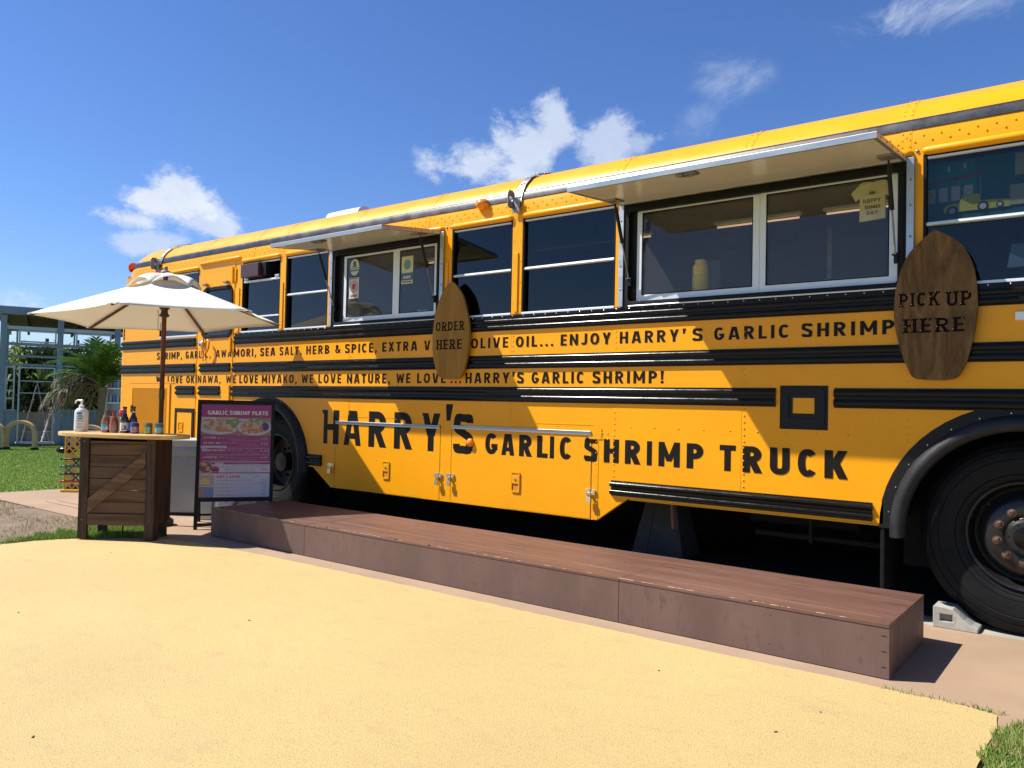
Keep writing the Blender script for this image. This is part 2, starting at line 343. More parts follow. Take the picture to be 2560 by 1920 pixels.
    if ch == '&': w = .66; return w, chain([(w-.02, .06), (w*.30, .62), (w*.20, .80), (w*.36, 1-h), (w*.55, .80), (w*.45, .62), (w*.14, .38), (h, .24), (w*.34, h), (w*.66, .18), (w-.01, .46)], t*.86)
    if ch == "'": w = t*1.1; return w, [[(t*.15, .62), (t*.75, .62), (t*1.15, 1.04), (0, 1.04)]]
    if ch == ',': w = t*1.1; return w, [[(0, -.18), (t*.5, -.18), (t*1.15, t), (t*.15, t)]]
    if ch == '.': w = t; return w, rect(0, t, 0, t)
    if ch == '!': w = t*1.1; return w, rect(0, t, 0, t)+[[(t*.2, t*1.4), (t*.8, t*1.4), (t*1.05, 1), (-.05*t, 1)]]
    return .3, []
def word(mb, text, x0, x1, z0, cap, t=.2, gap=.14, y=0.0, fn=None, step=.00012, slab=False, hgt=None):
    """letters in the X-Z plane, squeezed to the measured width of the painted word"""
    gs = [glyph(c, t) for c in text]; tot = sum(g[0] for g in gs)+gap*(len(gs)-1); sx = (x1-x0)/tot; cx = 0; k = 0
    for (w, polys), c in zip(gs, text):
        if slab:
            st = t*.62; e = .09
            sp = {'R': [(0, 0), (0, 1), (w-t, 0)], 'D': [(0, 0), (0, 1)], 'E': [(0, 0), (0, 1)], 'H': [(0, 0), (0, 1), (w-t, 0), (w-t, 1)], 'P': [(0, 0), (0, 1)], 'I': [(0, 0), (0, 1)], 'K': [(0, 0), (0, 1), (w-t, 0), (w-t, 1)], 'U': [(0, 1), (w-t, 1)]}.get(c, [])
            polys = polys+[rect(x-e, x+t+e, 0 if not b else 1-st, st if not b else 1)[0] for x, b in sp]
        for p in polys:
            k += 1; dy = y-step*(k % 7); n = len(p); vs = []
            for a in p:
                X, Z = x0+(cx+a[0])*sx, z0+a[1]*cap
                vs.append(fn(X, Z, dy) if fn else (X, dy, Z))
            if hgt:
                hv = [(v[0], v[1]+hgt, v[2]) for v in vs]
                mb.add(vs+hv, [tuple(range(n))]+[(i, (i+1) % n, (i+1) % n+n, i+n) for i in range(n)])
            else: mb.add(vs, [tuple(range(n))])
        cx += w+gap
def font_mesh(text, size, name):
    cu = bpy.data.curves.new(name, 'FONT'); cu.body = text; cu.size = size; cu.fill_mode = 'BOTH'; cu.resolution_u = 2
    o = bpy.data.objects.new(name, cu); col.objects.link(o)
    dg = bpy.context.evaluated_depsgraph_get(); me = bpy.data.meshes.new_from_object(o.evaluated_get(dg))
    vs = [tuple(v.co) for v in me.vertices]; fs = [tuple(p.vertices) for p in me.polygons]
    bpy.data.objects.remove(o); bpy.data.curves.remove(cu); bpy.data.meshes.remove(me); return vs, fs
# ------------------------------------------------------------------ ground
def sheet(name, pts, z, m, kind='structure'):
    b = MB(); b.add([(x, y, z) for x, y in pts], [tuple(range(len(pts)))]); o = b.build(name, m); o['kind'] = kind
    return o
def sheet_t(name, pts, z, m):
    tris = tessellate_polygon([[Vector((x, y, 0)) for x, y in pts]]); b = MB(); b.add([(x, y, z) for x, y in pts], [tuple(t) for t in tris])
    o = b.build(name, m); o['kind'] = 'structure'; return o
GRASS = mat('lawn_grass', (.15, .22, .04), .85, var=.45, vscale=2.2, bump=.01, bscale=60, speck=.4, sscale=60)
SOIL = mat('dry_soil', (.21, .155, .105), .95, var=.38, vscale=5, bump=.012, bscale=26, speck=.45, sscale=45)
CONC = mat('pinkish_brown_paving', (.345, .235, .150), .8, var=.16, vscale=1.6, bump=.0012, bscale=160, speck=.22, sscale=170)
CONC2 = mat('pale_concrete_pad', (.36, .33, .27), .85, var=.25, vscale=3, bump=.001, bscale=120)
def paving_mat():
    m = mat('yellow_resin_paving', (.515, .375, .148), .78, var=.11, vscale=.7, bump=.0040, bscale=190, speck=.42, sscale=135)
    n, l = m.node_tree.nodes, m.node_tree.links; b = n['Principled BSDF']; src = b.inputs['Base Color'].links[0].from_socket
    t = n.new('ShaderNodeTexCoord')
    def layer(scale, lo, hi, col_, amt, src, stretch=(1, 1, 1), loc=(0, 0, 0)):
        mp = n.new('ShaderNodeMapping'); mp.inputs['Scale'].default_value = stretch; mp.inputs['Location'].default_value = loc; l.new(t.outputs['Object'], mp.inputs[0])
        x = n.new('ShaderNodeTexNoise'); x.inputs['Scale'].default_value = scale; x.inputs['Detail'].default_value = 7; x.inputs['Roughness'].default_value = .7; l.new(mp.outputs[0], x.inputs[0])
        r = n.new('ShaderNodeMapRange'); r.inputs[1].default_value = lo; r.inputs[2].default_value = hi; r.inputs[4].default_value = amt; l.new(x.outputs['Fac'], r.inputs[0])
        y = n.new('ShaderNodeMix'); y.data_type = 'RGBA'; l.new(r.outputs[0], y.inputs[0]); l.new(src, y.inputs[6]); y.inputs[7].default_value = (*col_, 1); return y.outputs[2]
    src = layer(2.2, .50, .72, (.46, .33, .145), .6, src, (1, 1, 1), (3, 1, 0))
    src = layer(3.4, .54, .74, (.33, .25, .125), .5, src, (1, 2.2, 1), (7, 4, 0))
    src = layer(28, .50, .68, (.44, .31, .125), .25, src, (1, 1, 1), (2, 9, 0))
    src = layer(110, .60, .70, (.20, .15, .07), .75, src)
    src = layer(160, .54, .66, (.70, .55, .27), .65, src, (1, 1, 1), (5, 2, 0))
    l.new(src, b.inputs['Base Color']); return m
YP = paving_mat()
sheet('ground', [(-400, -400), (400, -400), (400, 400), (-400, 400)], -.012, GRASS)
sheet_t('concrete_paving', [(-10.85, 3.57), (-8.3, 3.58), (-7.5, 3.62), (-6.9, 3.50), (-6.0, 3.3), (6, 3.4), (6, 5.06), (-10.2, 5.06), (-10.2, 7.6), (-11.8, 8.0), (-10.6, 5.2), (-10.75, 4.3)], 0, CONC)
sheet('concrete_pad', [(-6.4, 5.064), (6, 5.064), (6, 5.30), (-6.4, 5.30)], -.004, CONC2)
sheet('shade_toned_ground', [(-10.2, 5.304), (6, 5.304), (6, 12), (-10.2, 12)], -.002, mat('under_truck_shade_tone', (.055, .045, .035), .85, var=.4, vscale=3))  # dark colour paints in the shade under the truck
edge = [(-7.07, -3), (-7.09, 2.0), (-7.08, 2.52), (-7.06, 2.75), (-7.0, 2.93), (-6.88, 3.10), (-6.74, 3.27), (-6.60, 3.42), (-6.40, 3.535), (-6.1, 3.60), (-5.7, 3.645), (-5.2, 3.68), (-4.5, 3.70), (-3.6, 3.715), (-2.6, 3.72), (-1.5, 3.735), (-.9, 3.75), (-.52, 3.755), (-.40, 3.72), (-.39, 3.5), (-.395, 3.1), (-.42, 2.6), (-.45, 1.5), (-.47, -3)]
_e = []
for i, (x, y) in enumerate(edge[:-1]):                    # slightly ragged hand-trowelled edge
    x2, y2 = edge[i+1]; k = max(1, int(math.hypot(x2-x, y2-y)/.06)); 
    for j in range(k):
        f = j/k; _e.append((x+(x2-x)*f+random.uniform(-.006, .006), y+(y2-y)*f+random.uniform(-.006, .006)))
sheet_t('yellow_paving', _e+[edge[-1]], .005, YP)
sheet_t('dirt_path', [(-22, 1.0), (-22, 2.2), (-13.5, 3.35), (-10.9, 3.58), (-10.0, 3.56), (-8.3, 3.585), (-7.55, 3.62), (-6.95, 3.5), (-6.7, 3.2), (-6.7, 1.0)], -.004, SOIL)

def blades(name, n, sampler, h, w, cols, label=None, lean=.5, seed=3, zb=0.0):
    rg = np.random.default_rng(seed); P = sampler(rg, n); n = len(P); a = rg.uniform(0, 2*np.pi, n); H_ = rg.uniform(*h, n); W_ = rg.uniform(*w, n)
    d = np.stack([np.cos(a), np.sin(a)], 1); la = rg.uniform(0, 2*np.pi, n); ln = rg.uniform(.1, lean, n)*H_; L = np.stack([np.cos(la)*ln, np.sin(la)*ln], 1)
    V = np.zeros((n, 5, 3)); V[:, 0, :2] = P-d*W_[:, None]/2; V[:, 1, :2] = P+d*W_[:, None]/2
    V[:, 2, :2] = P+L*.4+d*W_[:, None]*.38; V[:, 3, :2] = P+L*.4-d*W_[:, None]*.38; V[:, 4, :2] = P+L
    V[:, 2, 2] = V[:, 3, 2] = H_*.6; V[:, 4, 2] = H_; V[:, :, 2] += zb
    me = bpy.data.meshes.new(name); idx = np.arange(n)[:, None]*5
    q = (idx+np.array([[0, 1, 2, 3]])).ravel(); t = (idx+np.array([[3, 2, 4]])).ravel()
    me.vertices.add(n*5); me.vertices.foreach_set('co', V.ravel()); me.loops.add(n*7)
    loops = np.concatenate([q, t]); me.loops.foreach_set('vertex_index', loops.astype(np.int32)); me.polygons.add(n*2)
    ls = np.concatenate([np.arange(n)*4, n*4+np.arange(n)*3]).astype(np.int32); me.polygons.foreach_set('loop_start', ls)
    mi = rg.integers(0, len(cols), n); me.polygons.foreach_set('material_index', np.concatenate([mi, mi]).astype(np.int32))
    for c in cols: me.materials.append(c)
    me.update(calc_edges=True); me.validate()
    o = bpy.data.objects.new(name, me); col.objects.link(o); o['kind'] = 'stuff'; tag(o, label, 'grass') if label else None
    return o
G1 = mat('grass_blade_green', (.17, .29, .04), .55, translucent=.3); G2 = mat('grass_blade_light', (.29, .39, .075), .55, translucent=.3)
G3 = mat('grass_blade_dark', (.09, .18, .03), .6, translucent=.2); G4 = mat('grass_blade_dry', (.34, .27, .12), .7, translucent=.2)
def box_s(x0, x1, y0, y1, test=None):
    def f(rg, n):
        P = np.stack([rg.uniform(x0, x1, n), rg.uniform(y0, y1, n)], 1); return P[test(P)] if test is not None else P
    return f
def wob(x, s=7.0): return .02*np.sin(x*s)+.015*np.sin(x*s*2.7+1)
blades('grass_corner', 60000, box_s(-.42, 1.6, 2.0, 3.74, lambda P: (P[:, 0] > -.385+wob(P[:, 1], 9)) & (P[:, 1] < 3.70+wob(P[:, 0], 8)-.10*(P[:, 0]+.4)+.0)), (.014, .036), (.0025, .005), [G1, G1, G2, G1, G4], 'dense green grass at the lower right corner beside the yellow paving', .8, 5)
blades('grass_tufts_edge', 160, box_s(-.85, -.38, 3.735, 3.775), (.006, .03), (.003, .005), [G1, G2, G4], 'short grass sprouting in the joint along the yellow paving edge', .8, 6)
def patch(P):
    x, y = P[:, 0], P[:, 1]; ex = np.interp(y, [2.5, 2.75, 2.93, 3.10, 3.27, 3.42], [-7.08, -7.06, -7.0, -6.88, -6.74, -6.60]); w = np.interp(y, [2.52, 2.75, 3.0, 3.3, 3.6], [0, .13, .34, .60, .8])
    return (x < ex+.015) & (x > ex-w*(1+.25*np.sin(y*31)))
blades('grass_patch', 36000, box_s(-8.0, -6.7, 2.4, 3.66, patch), (.015, .055), (.003, .007), [G1, G2, G1, G3], 'bright green grass patch between the dirt and the planter table', .7, 8, -.004)
blades('grass_strip', 9000, box_s(-8.1, -6.45, 2.9, 3.66, lambda P: (P[:, 1] < 3.62) & (P[:, 1] > 3.40+(P[:, 0]+6.9)*.05) & (P[:, 0] < -6.55) & (P[:, 0] > -7.7)), (.02, .055), (.003, .006), [G1, G2, G4, G3], 'thin worn grass strip behind the planter table', .7, 9)
blades('dry_grass', 9000, box_s(-11.5, -7.1, 1.4, 3.56, lambda P: (np.sin(P[:, 0]*5+P[:, 1]*3)+np.sin(P[:, 1]*9-P[:, 0]*2)) > -.3), (.008, .035), (.003, .007), [G4, G4, G4, G2], 'sparse dry grass stubble on the brown dirt at left', .9, 10)
blades('lawn_grass', 190000, box_s(-21, -10.7, 2.6, 12, lambda P: (P[:, 0] < -10.88+wob(P[:, 1], 3)) & (P[:, 1] > 3.62-(P[:, 0]+10.9)*-.03) & (P[:, 0] > -21) ), (.010, .030), (.006, .014), [G1, G1, G2, G1], 'mown green lawn between the paving and the blue grey steel frame', .7, 12, -.012)

# small debris
b = MB()
for k in range(8):
    x, y = random.uniform(-6.3, -.7), random.uniform(1.2, 3.65); a = random.uniform(0, 6.3); L = random.uniform(.003, .008)
    b.obox((x, y, .007), (math.cos(a)*L, math.sin(a)*L, 0), (-math.sin(a)*.0025, math.cos(a)*.0025, 0), (0, 0, .0015))
o = b.build('debris', mat('dark_leaf_bits', (.07, .05, .03), .9)); o['kind'] = 'stuff'; tag(o, 'tiny dark leaf scraps scattered over the yellow paving', 'debris')

# ------------------------------------------------------------------ the bus
YS = 5.005
bus = thing('food_truck', 'long yellow school bus converted into a garlic shrimp food truck with black rub rails', 'food truck', (-4.2, YS+1.2, 0))
XR, XF = -10.34, 2.6
def bottom(x):
    z = .545
    pts = [(-10.4, .545), (-8.6, .545), (-7.85, .545), (-6.35, .545), (-6.076, .366), (-3.075, .366), (-2.817, .545), (6, .545)]
    for (a, za), (c, zc) in zip(pts, pts[1:]):
        if a <= x <= c: z = za+(zc-za)*(x-a)/(c-a)
    for cx, r, zc in ((-.41, .735, .53), (-7.12, .70, .53)):
        if abs(x-cx) < r: z = max(z, zc+math.sqrt(r*r-(x-cx)**2))
    return z
SEAMS = [-7.765, -6.955, -5.85, -4.87, -3.90, -2.952, -1.983, -1.016, -.05, .92, 1.9, XF]
def xs_between(a, c):
    brk = [-6.35, -6.076, -3.075, -2.817]+[cx+r*math.cos(math.pi*k/40) for cx, r in ((-.41, .735), (-7.12, .70)) for k in range(41)]
    return sorted({a, c}|{x for x in brk if a+1e-4 < x < c-1e-4})
def side_panel(a, c, zt, k):
    X = xs_between(a, c); b = MB(); y0 = YS-(.0012 if k % 2 else 0)
    rows = [[(x, y0, bottom(x)) for x in X], [(x, y0, zt) for x in X]]
    b.grid(rows); b.grid([[(x, y0, bottom(x)) for x in X], [(x, y0+.035, bottom(x)) for x in X]])
    b.add([(c, y0, zt), (c, y0, bottom(c)), (c, y0+.01, bottom(c)), (c, y0+.01, zt)], [(0, 1, 2, 3)])
    b.build('body_panel', YEL, bus, flipfix=False)
side_panel(XR+.06, -8.525, 1.925, 0)
for k, (a, c) in enumerate(zip(SEAMS, SEAMS[1:])): side_panel(a, c, 1.925, k)
# rounded rear corner, rear wall, floor, inner wall
b = MB(); rows = []
for z, r in ((.545, .06), (1.0, .06), (1.9, .06), (2.3, .07), (2.55, .09), (2.72, .13)):
    rows.append([(XR+.06*0+r-r*math.cos(t)+(0 if r < .065 else (r-.06)*.6), YS+r-r*math.sin(t), z) for t in [math.pi/2*k/8 for k in range(9)]][::-1])
b.grid(rows); b.box(XR, XR+.02, YS+.06, YS+2.34, .545, 2.72); b.build('rear_corner', YEL, bus, smooth=40)
b = MB(); b.box(XR+.1, -9.38, YS+.001, YS+.03, 1.925, 2.725); b.build('upper_panel', YEL, bus)
b = MB()
for xa, xc in ((XR+.05, -7.9), (-6.34, -1.2), (.4, XF)): b.box(xa, xc, YS+.05, YS+.799, .93, .98)
b.box(XR+.05, XF, YS+.80, YS+2.36, .93, .98); b.build('floor', DARK, bus)
b = MB(); b.box(XR+.02, XF, YS+2.36, YS+2.40, .90, 2.75); b.build('far_wall', YEL, bus)
b = MB(); b.box(XR+.02, XF, YS+2.35, YS+2.39, .0, .899); b.build('unseen_light_block', DARK, bus)  # added unseen panel, blocks light from the far side under the truck
b = MB(); b.box(XF, XF+.03, YS+.02, YS+2.38, .25, 2.75); b.build('front_wall', YEL, bus)
b = MB(); b.box(XR+.05, XF-.01, YS+2.30, YS+2.355, .985, 2.74); b.box(XR+.05, XF-.01, YS+.04, YS+2.30, 2.74, 2.76)
for X in (XR+.1, -8.55, -7.72, -6.16, XF-.03): b.box(X, X+.02, YS+.06, YS+2.29, .985, 2.735)
b.build('interior_lining', INT, bus)
# lower side strip behind window zone
WIN = [(-9.38, -8.53), (-7.652, -6.972), (-6.878, -6.20), (-6.115, -4.665), (-4.565, -3.910), (-3.808, -2.952), (-2.88, -.985), (-.922, .02), (.12, .98), (1.08, 1.95)]
pill = [(-7.765, -7.652)]+[(WIN[i][1], WIN[i+1][0]) for i in range(1, len(WIN)-1)]+[(1.95, XF)]
for a, c in pill:
    b = MB(); b.box(a, c, YS+.0005, YS+.05, 1.925, 2.70)
    if c-a < .2 and c-a > .09:                       # pressed rib on each pillar
        m = (a+c)/2-.004; b.box(m-.012, m+.020, YS-.010, YS+.0005, 1.94, 2.42)
    b.build('window_pillar', YEL, bus, bevel=.004)
# header band and roof
prof = [(0, 2.690), (0, 2.72), (.004, 2.78), (.018, 2.855), (.036, 2.915), (.075, 2.975), (.15, 3.045), (.25, 3.098), (.40, 3.142), (.70, 3.182), (1.20, 3.20)]
full = prof+[(2.40-y, z) for y, z in prof[-2::-1]]
def roof_row(x, k=0.0):                                    # k 0..1 closes the rear cap
    s = math.sqrt(max(0, 1-k*k)); out = []
    for y, z in full:
        yy = 1.2+(y-1.2)*(1-.11*(1-s)); zz = 2.69+(z-2.69)*(s if z > 2.70 else 1)
        out.append((x, YS+yy, zz))
    return out
b = MB(); cuts = [XR+.42, -9.4, -8.45, -7.47, -6.95, -5.85, -4.87, -3.90, -2.95, -1.98, -1.016, -.05, .92, XF]
rows = [roof_row(XR+.42-.42*math.sin(t)-0*t, math.sin(t)) for t in [math.pi/2*k/10 for k in range(10, -1, -1)]]
b.grid(rows[:]); b.build('roof_rear_cap', YEL, bus, smooth=50, flipfix=False)
for k, (a, c) in enumerate(zip(cuts, cuts[1:])):
    b = MB(); b.grid([roof_row(a), roof_row((a+c)/2), roof_row(c)])
    o = b.build('roof_panel', YEL, bus, smooth=50, flipfix=False)
b = MB()
for X in cuts[1:-1]:                                       # raised lap joint at each bow
    b.grid([[(X-.03, y-.0012 if y < YS+1.2 else y+.0012, z+.001) for (_, y, z) in roof_row(X)], [(X+.03, y-.0012 if y < YS+1.2 else y+.0012, z+.001) for (_, y, z) in roof_row(X)]])
b.build('roof_joint', YEL, bus, smooth=50, flipfix=False)
# dark roof stripe rail
def rail(x0, x1, z0, z1, name='rub_rail', m=BLK, y=YS, ribs=2, depth=.024, parent=None, dz=0):
    h = z1-z0; P = [(0, 0), (.005, 0), (.005, .07)]
    n = 6
    for r in range(ribs):
        c = (r+.5)/ribs; wv = .36/ribs
        for k in range(n+1):
            a = math.pi*k/n; P.append((.005+(depth-.005)*math.sin(a)**.8, c-wv*math.cos(a)))
    P += [(.005, .93), (.005, 1), (0, 1)]
    b = MB(); rows = [[(x, y-d-.0005, z0+h*f) for d, f in P] for x in (x0, x1)]
    b.grid(rows); L = len(P); b.add(rows[0], [tuple(range(L))]); b.add(rows[1], [tuple(range(L-1, -1, -1))])
    return b.build(name, m, parent or bus, smooth=35)
b = MB()
def sy(z):                                                 # roof side offset at height z
    for (y0, z0), (y1, z1) in zip(prof, prof[1:]):
        if z0 <= z <= z1: return y0+(y1-y0)*(z-z0)/(z1-z0)
    return 0
xsx = [XR+.14, XR+.25]+[XR+.42, XF]
st_z = [2.848, 2.850, 2.868, 2.884, 2.900, 2.917, 2.919]
st_o = [.000, .006, .0075, .008, .0075, .006, .000]
b.grid([[(x, YS+sy(z)-o_+(.045 if i == 0 else .012 if i == 1 else 0), z-(.012 if i == 0 else .004 if i == 1 else 0)) for z, o_ in zip(st_z, st_o)] for i, x in enumerate(xsx)])
b.build('roof_stripe', STRIPE, bus, smooth=60)
# drip lips above the windows
def lip(x0, x1, z=2.708):
    b = MB(); n = 8; rows = []
    for x, s in ((x0, .1), (x0+.012, .7), (x0+.035, 1), (x1-.035, 1), (x1-.012, .7), (x1, .1)):
        rows.append([(x, YS-.001-.030*s*math.sin(math.pi*k/n)**.8, z+(.024*s)*(-math.cos(math.pi*k/n))+(1-s)*.006) for k in range(n+1)])
    b.grid(rows); b.build('drip_lip', YEL, bus, smooth=60)
for a, c in WIN:
    lip(a-.01, c+.01)
lip(-8.50, -7.68, 2.752)
# windows
WM = {0: 2.30, 1: None}
def frame(x0, x1, z0, z1, w, y0, y1, m, name, par, bev=.002):
    b = MB(); b.plate([(x0, z0), (x1, z0), (x1, z1), (x0, z1)], y0, y1, [[(x0+w, z0+w), (x1-w, z0+w), (x1-w, z1-w), (x0+w, z1-w)]]); return b.build(name, m, par, bevel=bev)
def bus_window(x0, x1, mid=2.288, low=None, openup=False, gl=None):
    gl = gl or GL_D
    f = frame(x0, x1, 1.925, 2.690, .014, YS+.004, YS+.055, GASKET, 'window', bus, 0)
    b = MB(); b.box(x0+.014, x1-.014, YS+.012, YS+.05, mid-.011, mid+.009); b.box(x0+.014, x1-.014, YS+.006, YS+.012, mid-.008, mid-.001); b.build('sash_rail', ALUW, f, bevel=.002)
    b = MB(); b.box(x0+.004, x1-.004, YS-.004, YS+.03, 1.918, 1.938); b.build('sill_rail', ALUW, f, bevel=.002)
    b = MB(); b.box(x0+.02, x1-.02, YS+.004, YS+.03, 2.664, 2.676); b.build('head_rail', ALUW, f, bevel=.002)
    if not openup:
        b = MB(); b.box(x0+.014, x1-.014, YS+.030, YS+.033, mid+.009, 2.676); b.build('pane', gl, f)
    b = MB(); b.box(x0+.014, x1-.014, YS+.040, YS+.043, 1.938, mid-.011); b.build('pane', gl, f)
    if low:
        b = MB(); b.box(x0+.014, x1-.014, YS+.02, YS+.038, low-.008, low+.008); b.build('sash_rail', ALUW, f, bevel=.002)
    return f
wf = bus_window(*WIN[0])
wf = bus_window(*WIN[1], mid=2.478, low=2.09, openup=True)
for X in (-7.58, -7.03):
    b = MB(); b.box(X-.04, X+.03, YS+.0, YS+.03, 2.49, 2.515); b.build('latch', ALU, wf, bevel=.003)
for i in (2, 4, 5, 7, 8, 9): bus_window(*WIN[i], gl=GL_F if i == 7 else None)
# interior dark box behind the open window
# black flange under the windows with bolt heads
b = MB(); b.box(-7.762, XF, YS-.008, YS, 1.898, 1.922); b.build('window_sill_strip', BLK, bus, bevel=.002)
b = MB(); X = -7.70
while X < XF: b.dome((X, YS-.008, 1.911), .0065, .005); X += .106
o = b.build('sill_bolts', CHROME, bus, smooth=50); o['kind'] = 'stuff'
# rub rails
rail(-10.29, -8.545, 1.797, 1.902); rail(-7.757, XF, 1.797, 1.898)
rail(-10.295, -8.545, 1.490, 1.600); rail(-8.435, -7.830, 1.496, 1.597); rail(-7.770, XF, 1.490, 1.598)
rail(-7.787, -1.759, 1.223, 1.343); rail(-1.402, XF, 1.223, 1.343)
rail(-8.94, -8.545, 1.230, 1.340); rail(-8.442, -8.022, 1.230, 1.340)
rail(-2.952, -1.178, .560, .669, depth=.03); rail(-6.432, -6.214, .557, .669, depth=.03)
b = MB(); b.box(-1.177, -1.12, YS-.006, YS, .552, .675); b.box(-2.80, -1.10, YS-.004, YS+.03, .538, .5445); b.build('skirt_edge', YEL, bus)
# faint bolt heads on the rails
b = MB()
for z in (1.803, 1.497, 1.230, 1.336, 1.592):
    X = -7.6
    while X < XF:
        if not (-1.76 < X < -1.40 and z < 1.4): b.dome((X, YS-.006, z), .006, .004)
        X += .161
for z in (.566, .663):
    for k in range(9): b.dome((-2.86+k*.205, YS-.006, z), .006, .004)
o = b.build('rail_bolts', BLK, bus, smooth=50); o['kind'] = 'stuff'
# rivets on the yellow skin
b = MB(); R_ = .0068
for X in SEAMS[1:-1]:
    for z in [.70+.042*k for k in range(30)]:
        if 1.215 < z < 1.35 or z > 1.22 or bottom(X+.02) > z-.03: continue
        if -6.0 < X < -3.2 and z < 1.06: continue
        b.dome((X+.018, YS-.001, z), R_, .0045)
    for z in (1.38, 1.425, 1.465, 1.63, 1.67, 1.71, 1.75):
        b.dome((X+.018, YS-.001, z), R_*.9, .004)
for z in [.98+.045*k for k in range(38)]: b.dome((-10.245, YS, z), R_, .004)
for z in [.98+.09*k for k in range(10)]+[1.66, 1.72, 1.95, 2.05]: b.dome((-10.20, YS, z), R_, .004); b.dome((-8.56, YS, z), R_*.8, .004)
for z in [1.36, 1.40, 1.44, 1.62, 1.66, 1.70, 1.76]: b.dome((-7.745, YS, z), R_*.8, .004)
X = -10.15
while X < XF:                                               # zigzag rivets along the roof edge
    for dx, z in ((0, 2.772), (.045, 2.805)):
        if X+dx < 2.5: b.dome((X+dx, YS+sy(z)-.001, z), R_, .0055)
    X += .090
for X in cuts[1:-1]:
    for z in (2.75, 2.79, 2.83, 2.95, 2.985):
        for d in (-.02, .02): b.dome((X+d, YS+sy(z)-.002, z), .0055, .005)
    for d in (-.02, .02):
        for y, z in ((.16, 3.05), (.24, 3.093), (.33, 3.122)): b.dome((X+d, YS+y-.003, z+.003), .0055, .006)
for a, c in pill:
    m = (a+c)/2
    for z in (2.02, 2.18, 2.35, 2.52):
        for d in (-.032, .034):
            if c-a > .09: b.dome((m+d, YS, z), .0055, .004)
for k in range(9): b.dome((-2.80+k*.185, YS-.001, 1.06), .007, .004)
for X in (-3.045, -3.00, -3.09):
    for z in (1.005, .962): b.dome((X+.01, YS-.001, z), .0065, .004)
for z in (.41, .49, .62, .70, .78, .86, .94): b.dome((-3.085, YS-.001, z), .0065, .004)
for k in range(8): b.dome((-5.9+k*.185*1.9, YS-.001, 1.045), .006, .004)
o = b.build('rivets', YEL, bus, smooth=50); o['kind'] = 'stuff'
# dark bolts where the roof band meets the posts
b = MB()
for X in (-4.63, -4.585, -2.92, -2.86, -1.0, -.955): b.dome((X, YS-.002, 2.715), .011, .007)
b.build('post_bolts', STEEL, bus, smooth=50)

# ---------------- lettering
LY = YS-.0028
def painted(txt, a, c, z0, cap, t, gap):
    b = MB(); word(b, txt, a, c, z0, cap, t, gap, LY, step=.00008); o = b.build('painted_word', LET, bus, flipfix=False)
L1 = [('SHRIMP,', -9.412, -8.839), ('GARLIC,', -8.757, -8.225), ('AWA', -8.120, -7.809), ('MORI,', -7.765, -7.355), ('SEA', -7.281, -7.02), ('SALT,', -6.942, -6.577), ('HERB', -6.504, -6.147), ('&', -6.060, -5.985), ('SPICE,', -5.915, -5.469), ('EXTRA', -5.398, -4.95), ('VIRGIN', -4.867, -4.40), ('OLIVE', -4.323, -3.93), ('OIL...', -3.852, -3.489), ('ENJOY', -3.42, -2.978), ("HARRY'", -2.902, -2.385), ('S', -2.335, -2.262), ('GARLIC', -2.179, -1.677), ('SHRIMP', -1.602, -1.069)]
for w_, a, c in L1: painted(w_, a, c, 1.660, .085, .190, .25)
L2 = [('WE', -9.414, -9.22), ('LOVE', -9.143, -8.814), ('OKINAWA,', -8.727, -8.009), ('WE', -7.905, -7.713), ('LOVE', -7.65, -7.309), ('MIYAKO,', -7.237, -6.643), ('WE', -6.565, -6.384), ('LOVE', -6.302, -5.96), ('NATURE,', -5.876, -5.285), ('WE', -5.204, -5.027), ('LOVE', -4.942, -4.600), ('...', -4.545, -4.425), ("HARRY'", -4.376, -3.858), ('S', -3.832, -3.767), ('GARLIC', -3.689, -3.201), ('SHRIMP!', -3.127, -2.545)]
for w_, a, c in L2: painted(w_, a, c, 1.372, .087, .190, .25)
for ch, a, c in (('H', -6.226, -5.974), ('A', -5.903, -5.654), ('R', -5.553, -5.314), ('R', -5.215, -4.983), ('Y', -4.869, -4.65), ('S', -4.495, -4.280)):
    b = MB(); word(b, ch, a, c, .783, .328, .200, 0, LY, step=.00008); b.build('painted_letter', LET, bus, flipfix=False)
b = MB(); word(b, "'", -4.590, -4.512, .845, .335, .22, 0, LY); b.build('painted_letter', LET, bus, flipfix=False)
for ch, a, c in (('G', -4.145, -4.017), ('A', -3.978, -3.842), ('R', -3.797, -3.669), ('L', -3.622, -3.520), ('I', -3.500, -3.461), ('C', -3.408, -3.294), ('S', -3.186, -3.075), ('H', -3.019, -2.893), ('R', -2.843, -2.716), ('I', -2.667, -2.628), ('M', -2.576, -2.415), ('P', -2.364, -2.243), ('T', -2.129, -2.018), ('R', -1.971, -1.841), ('U', -1.792, -1.667), ('C', -1.616, -1.496), ('K', -1.455, -1.318)):
    b = MB(); word(b, ch, a, c, .795, .170, .225, 0, LY, step=.00008); b.build('painted_letter', LET, bus, flipfix=False)

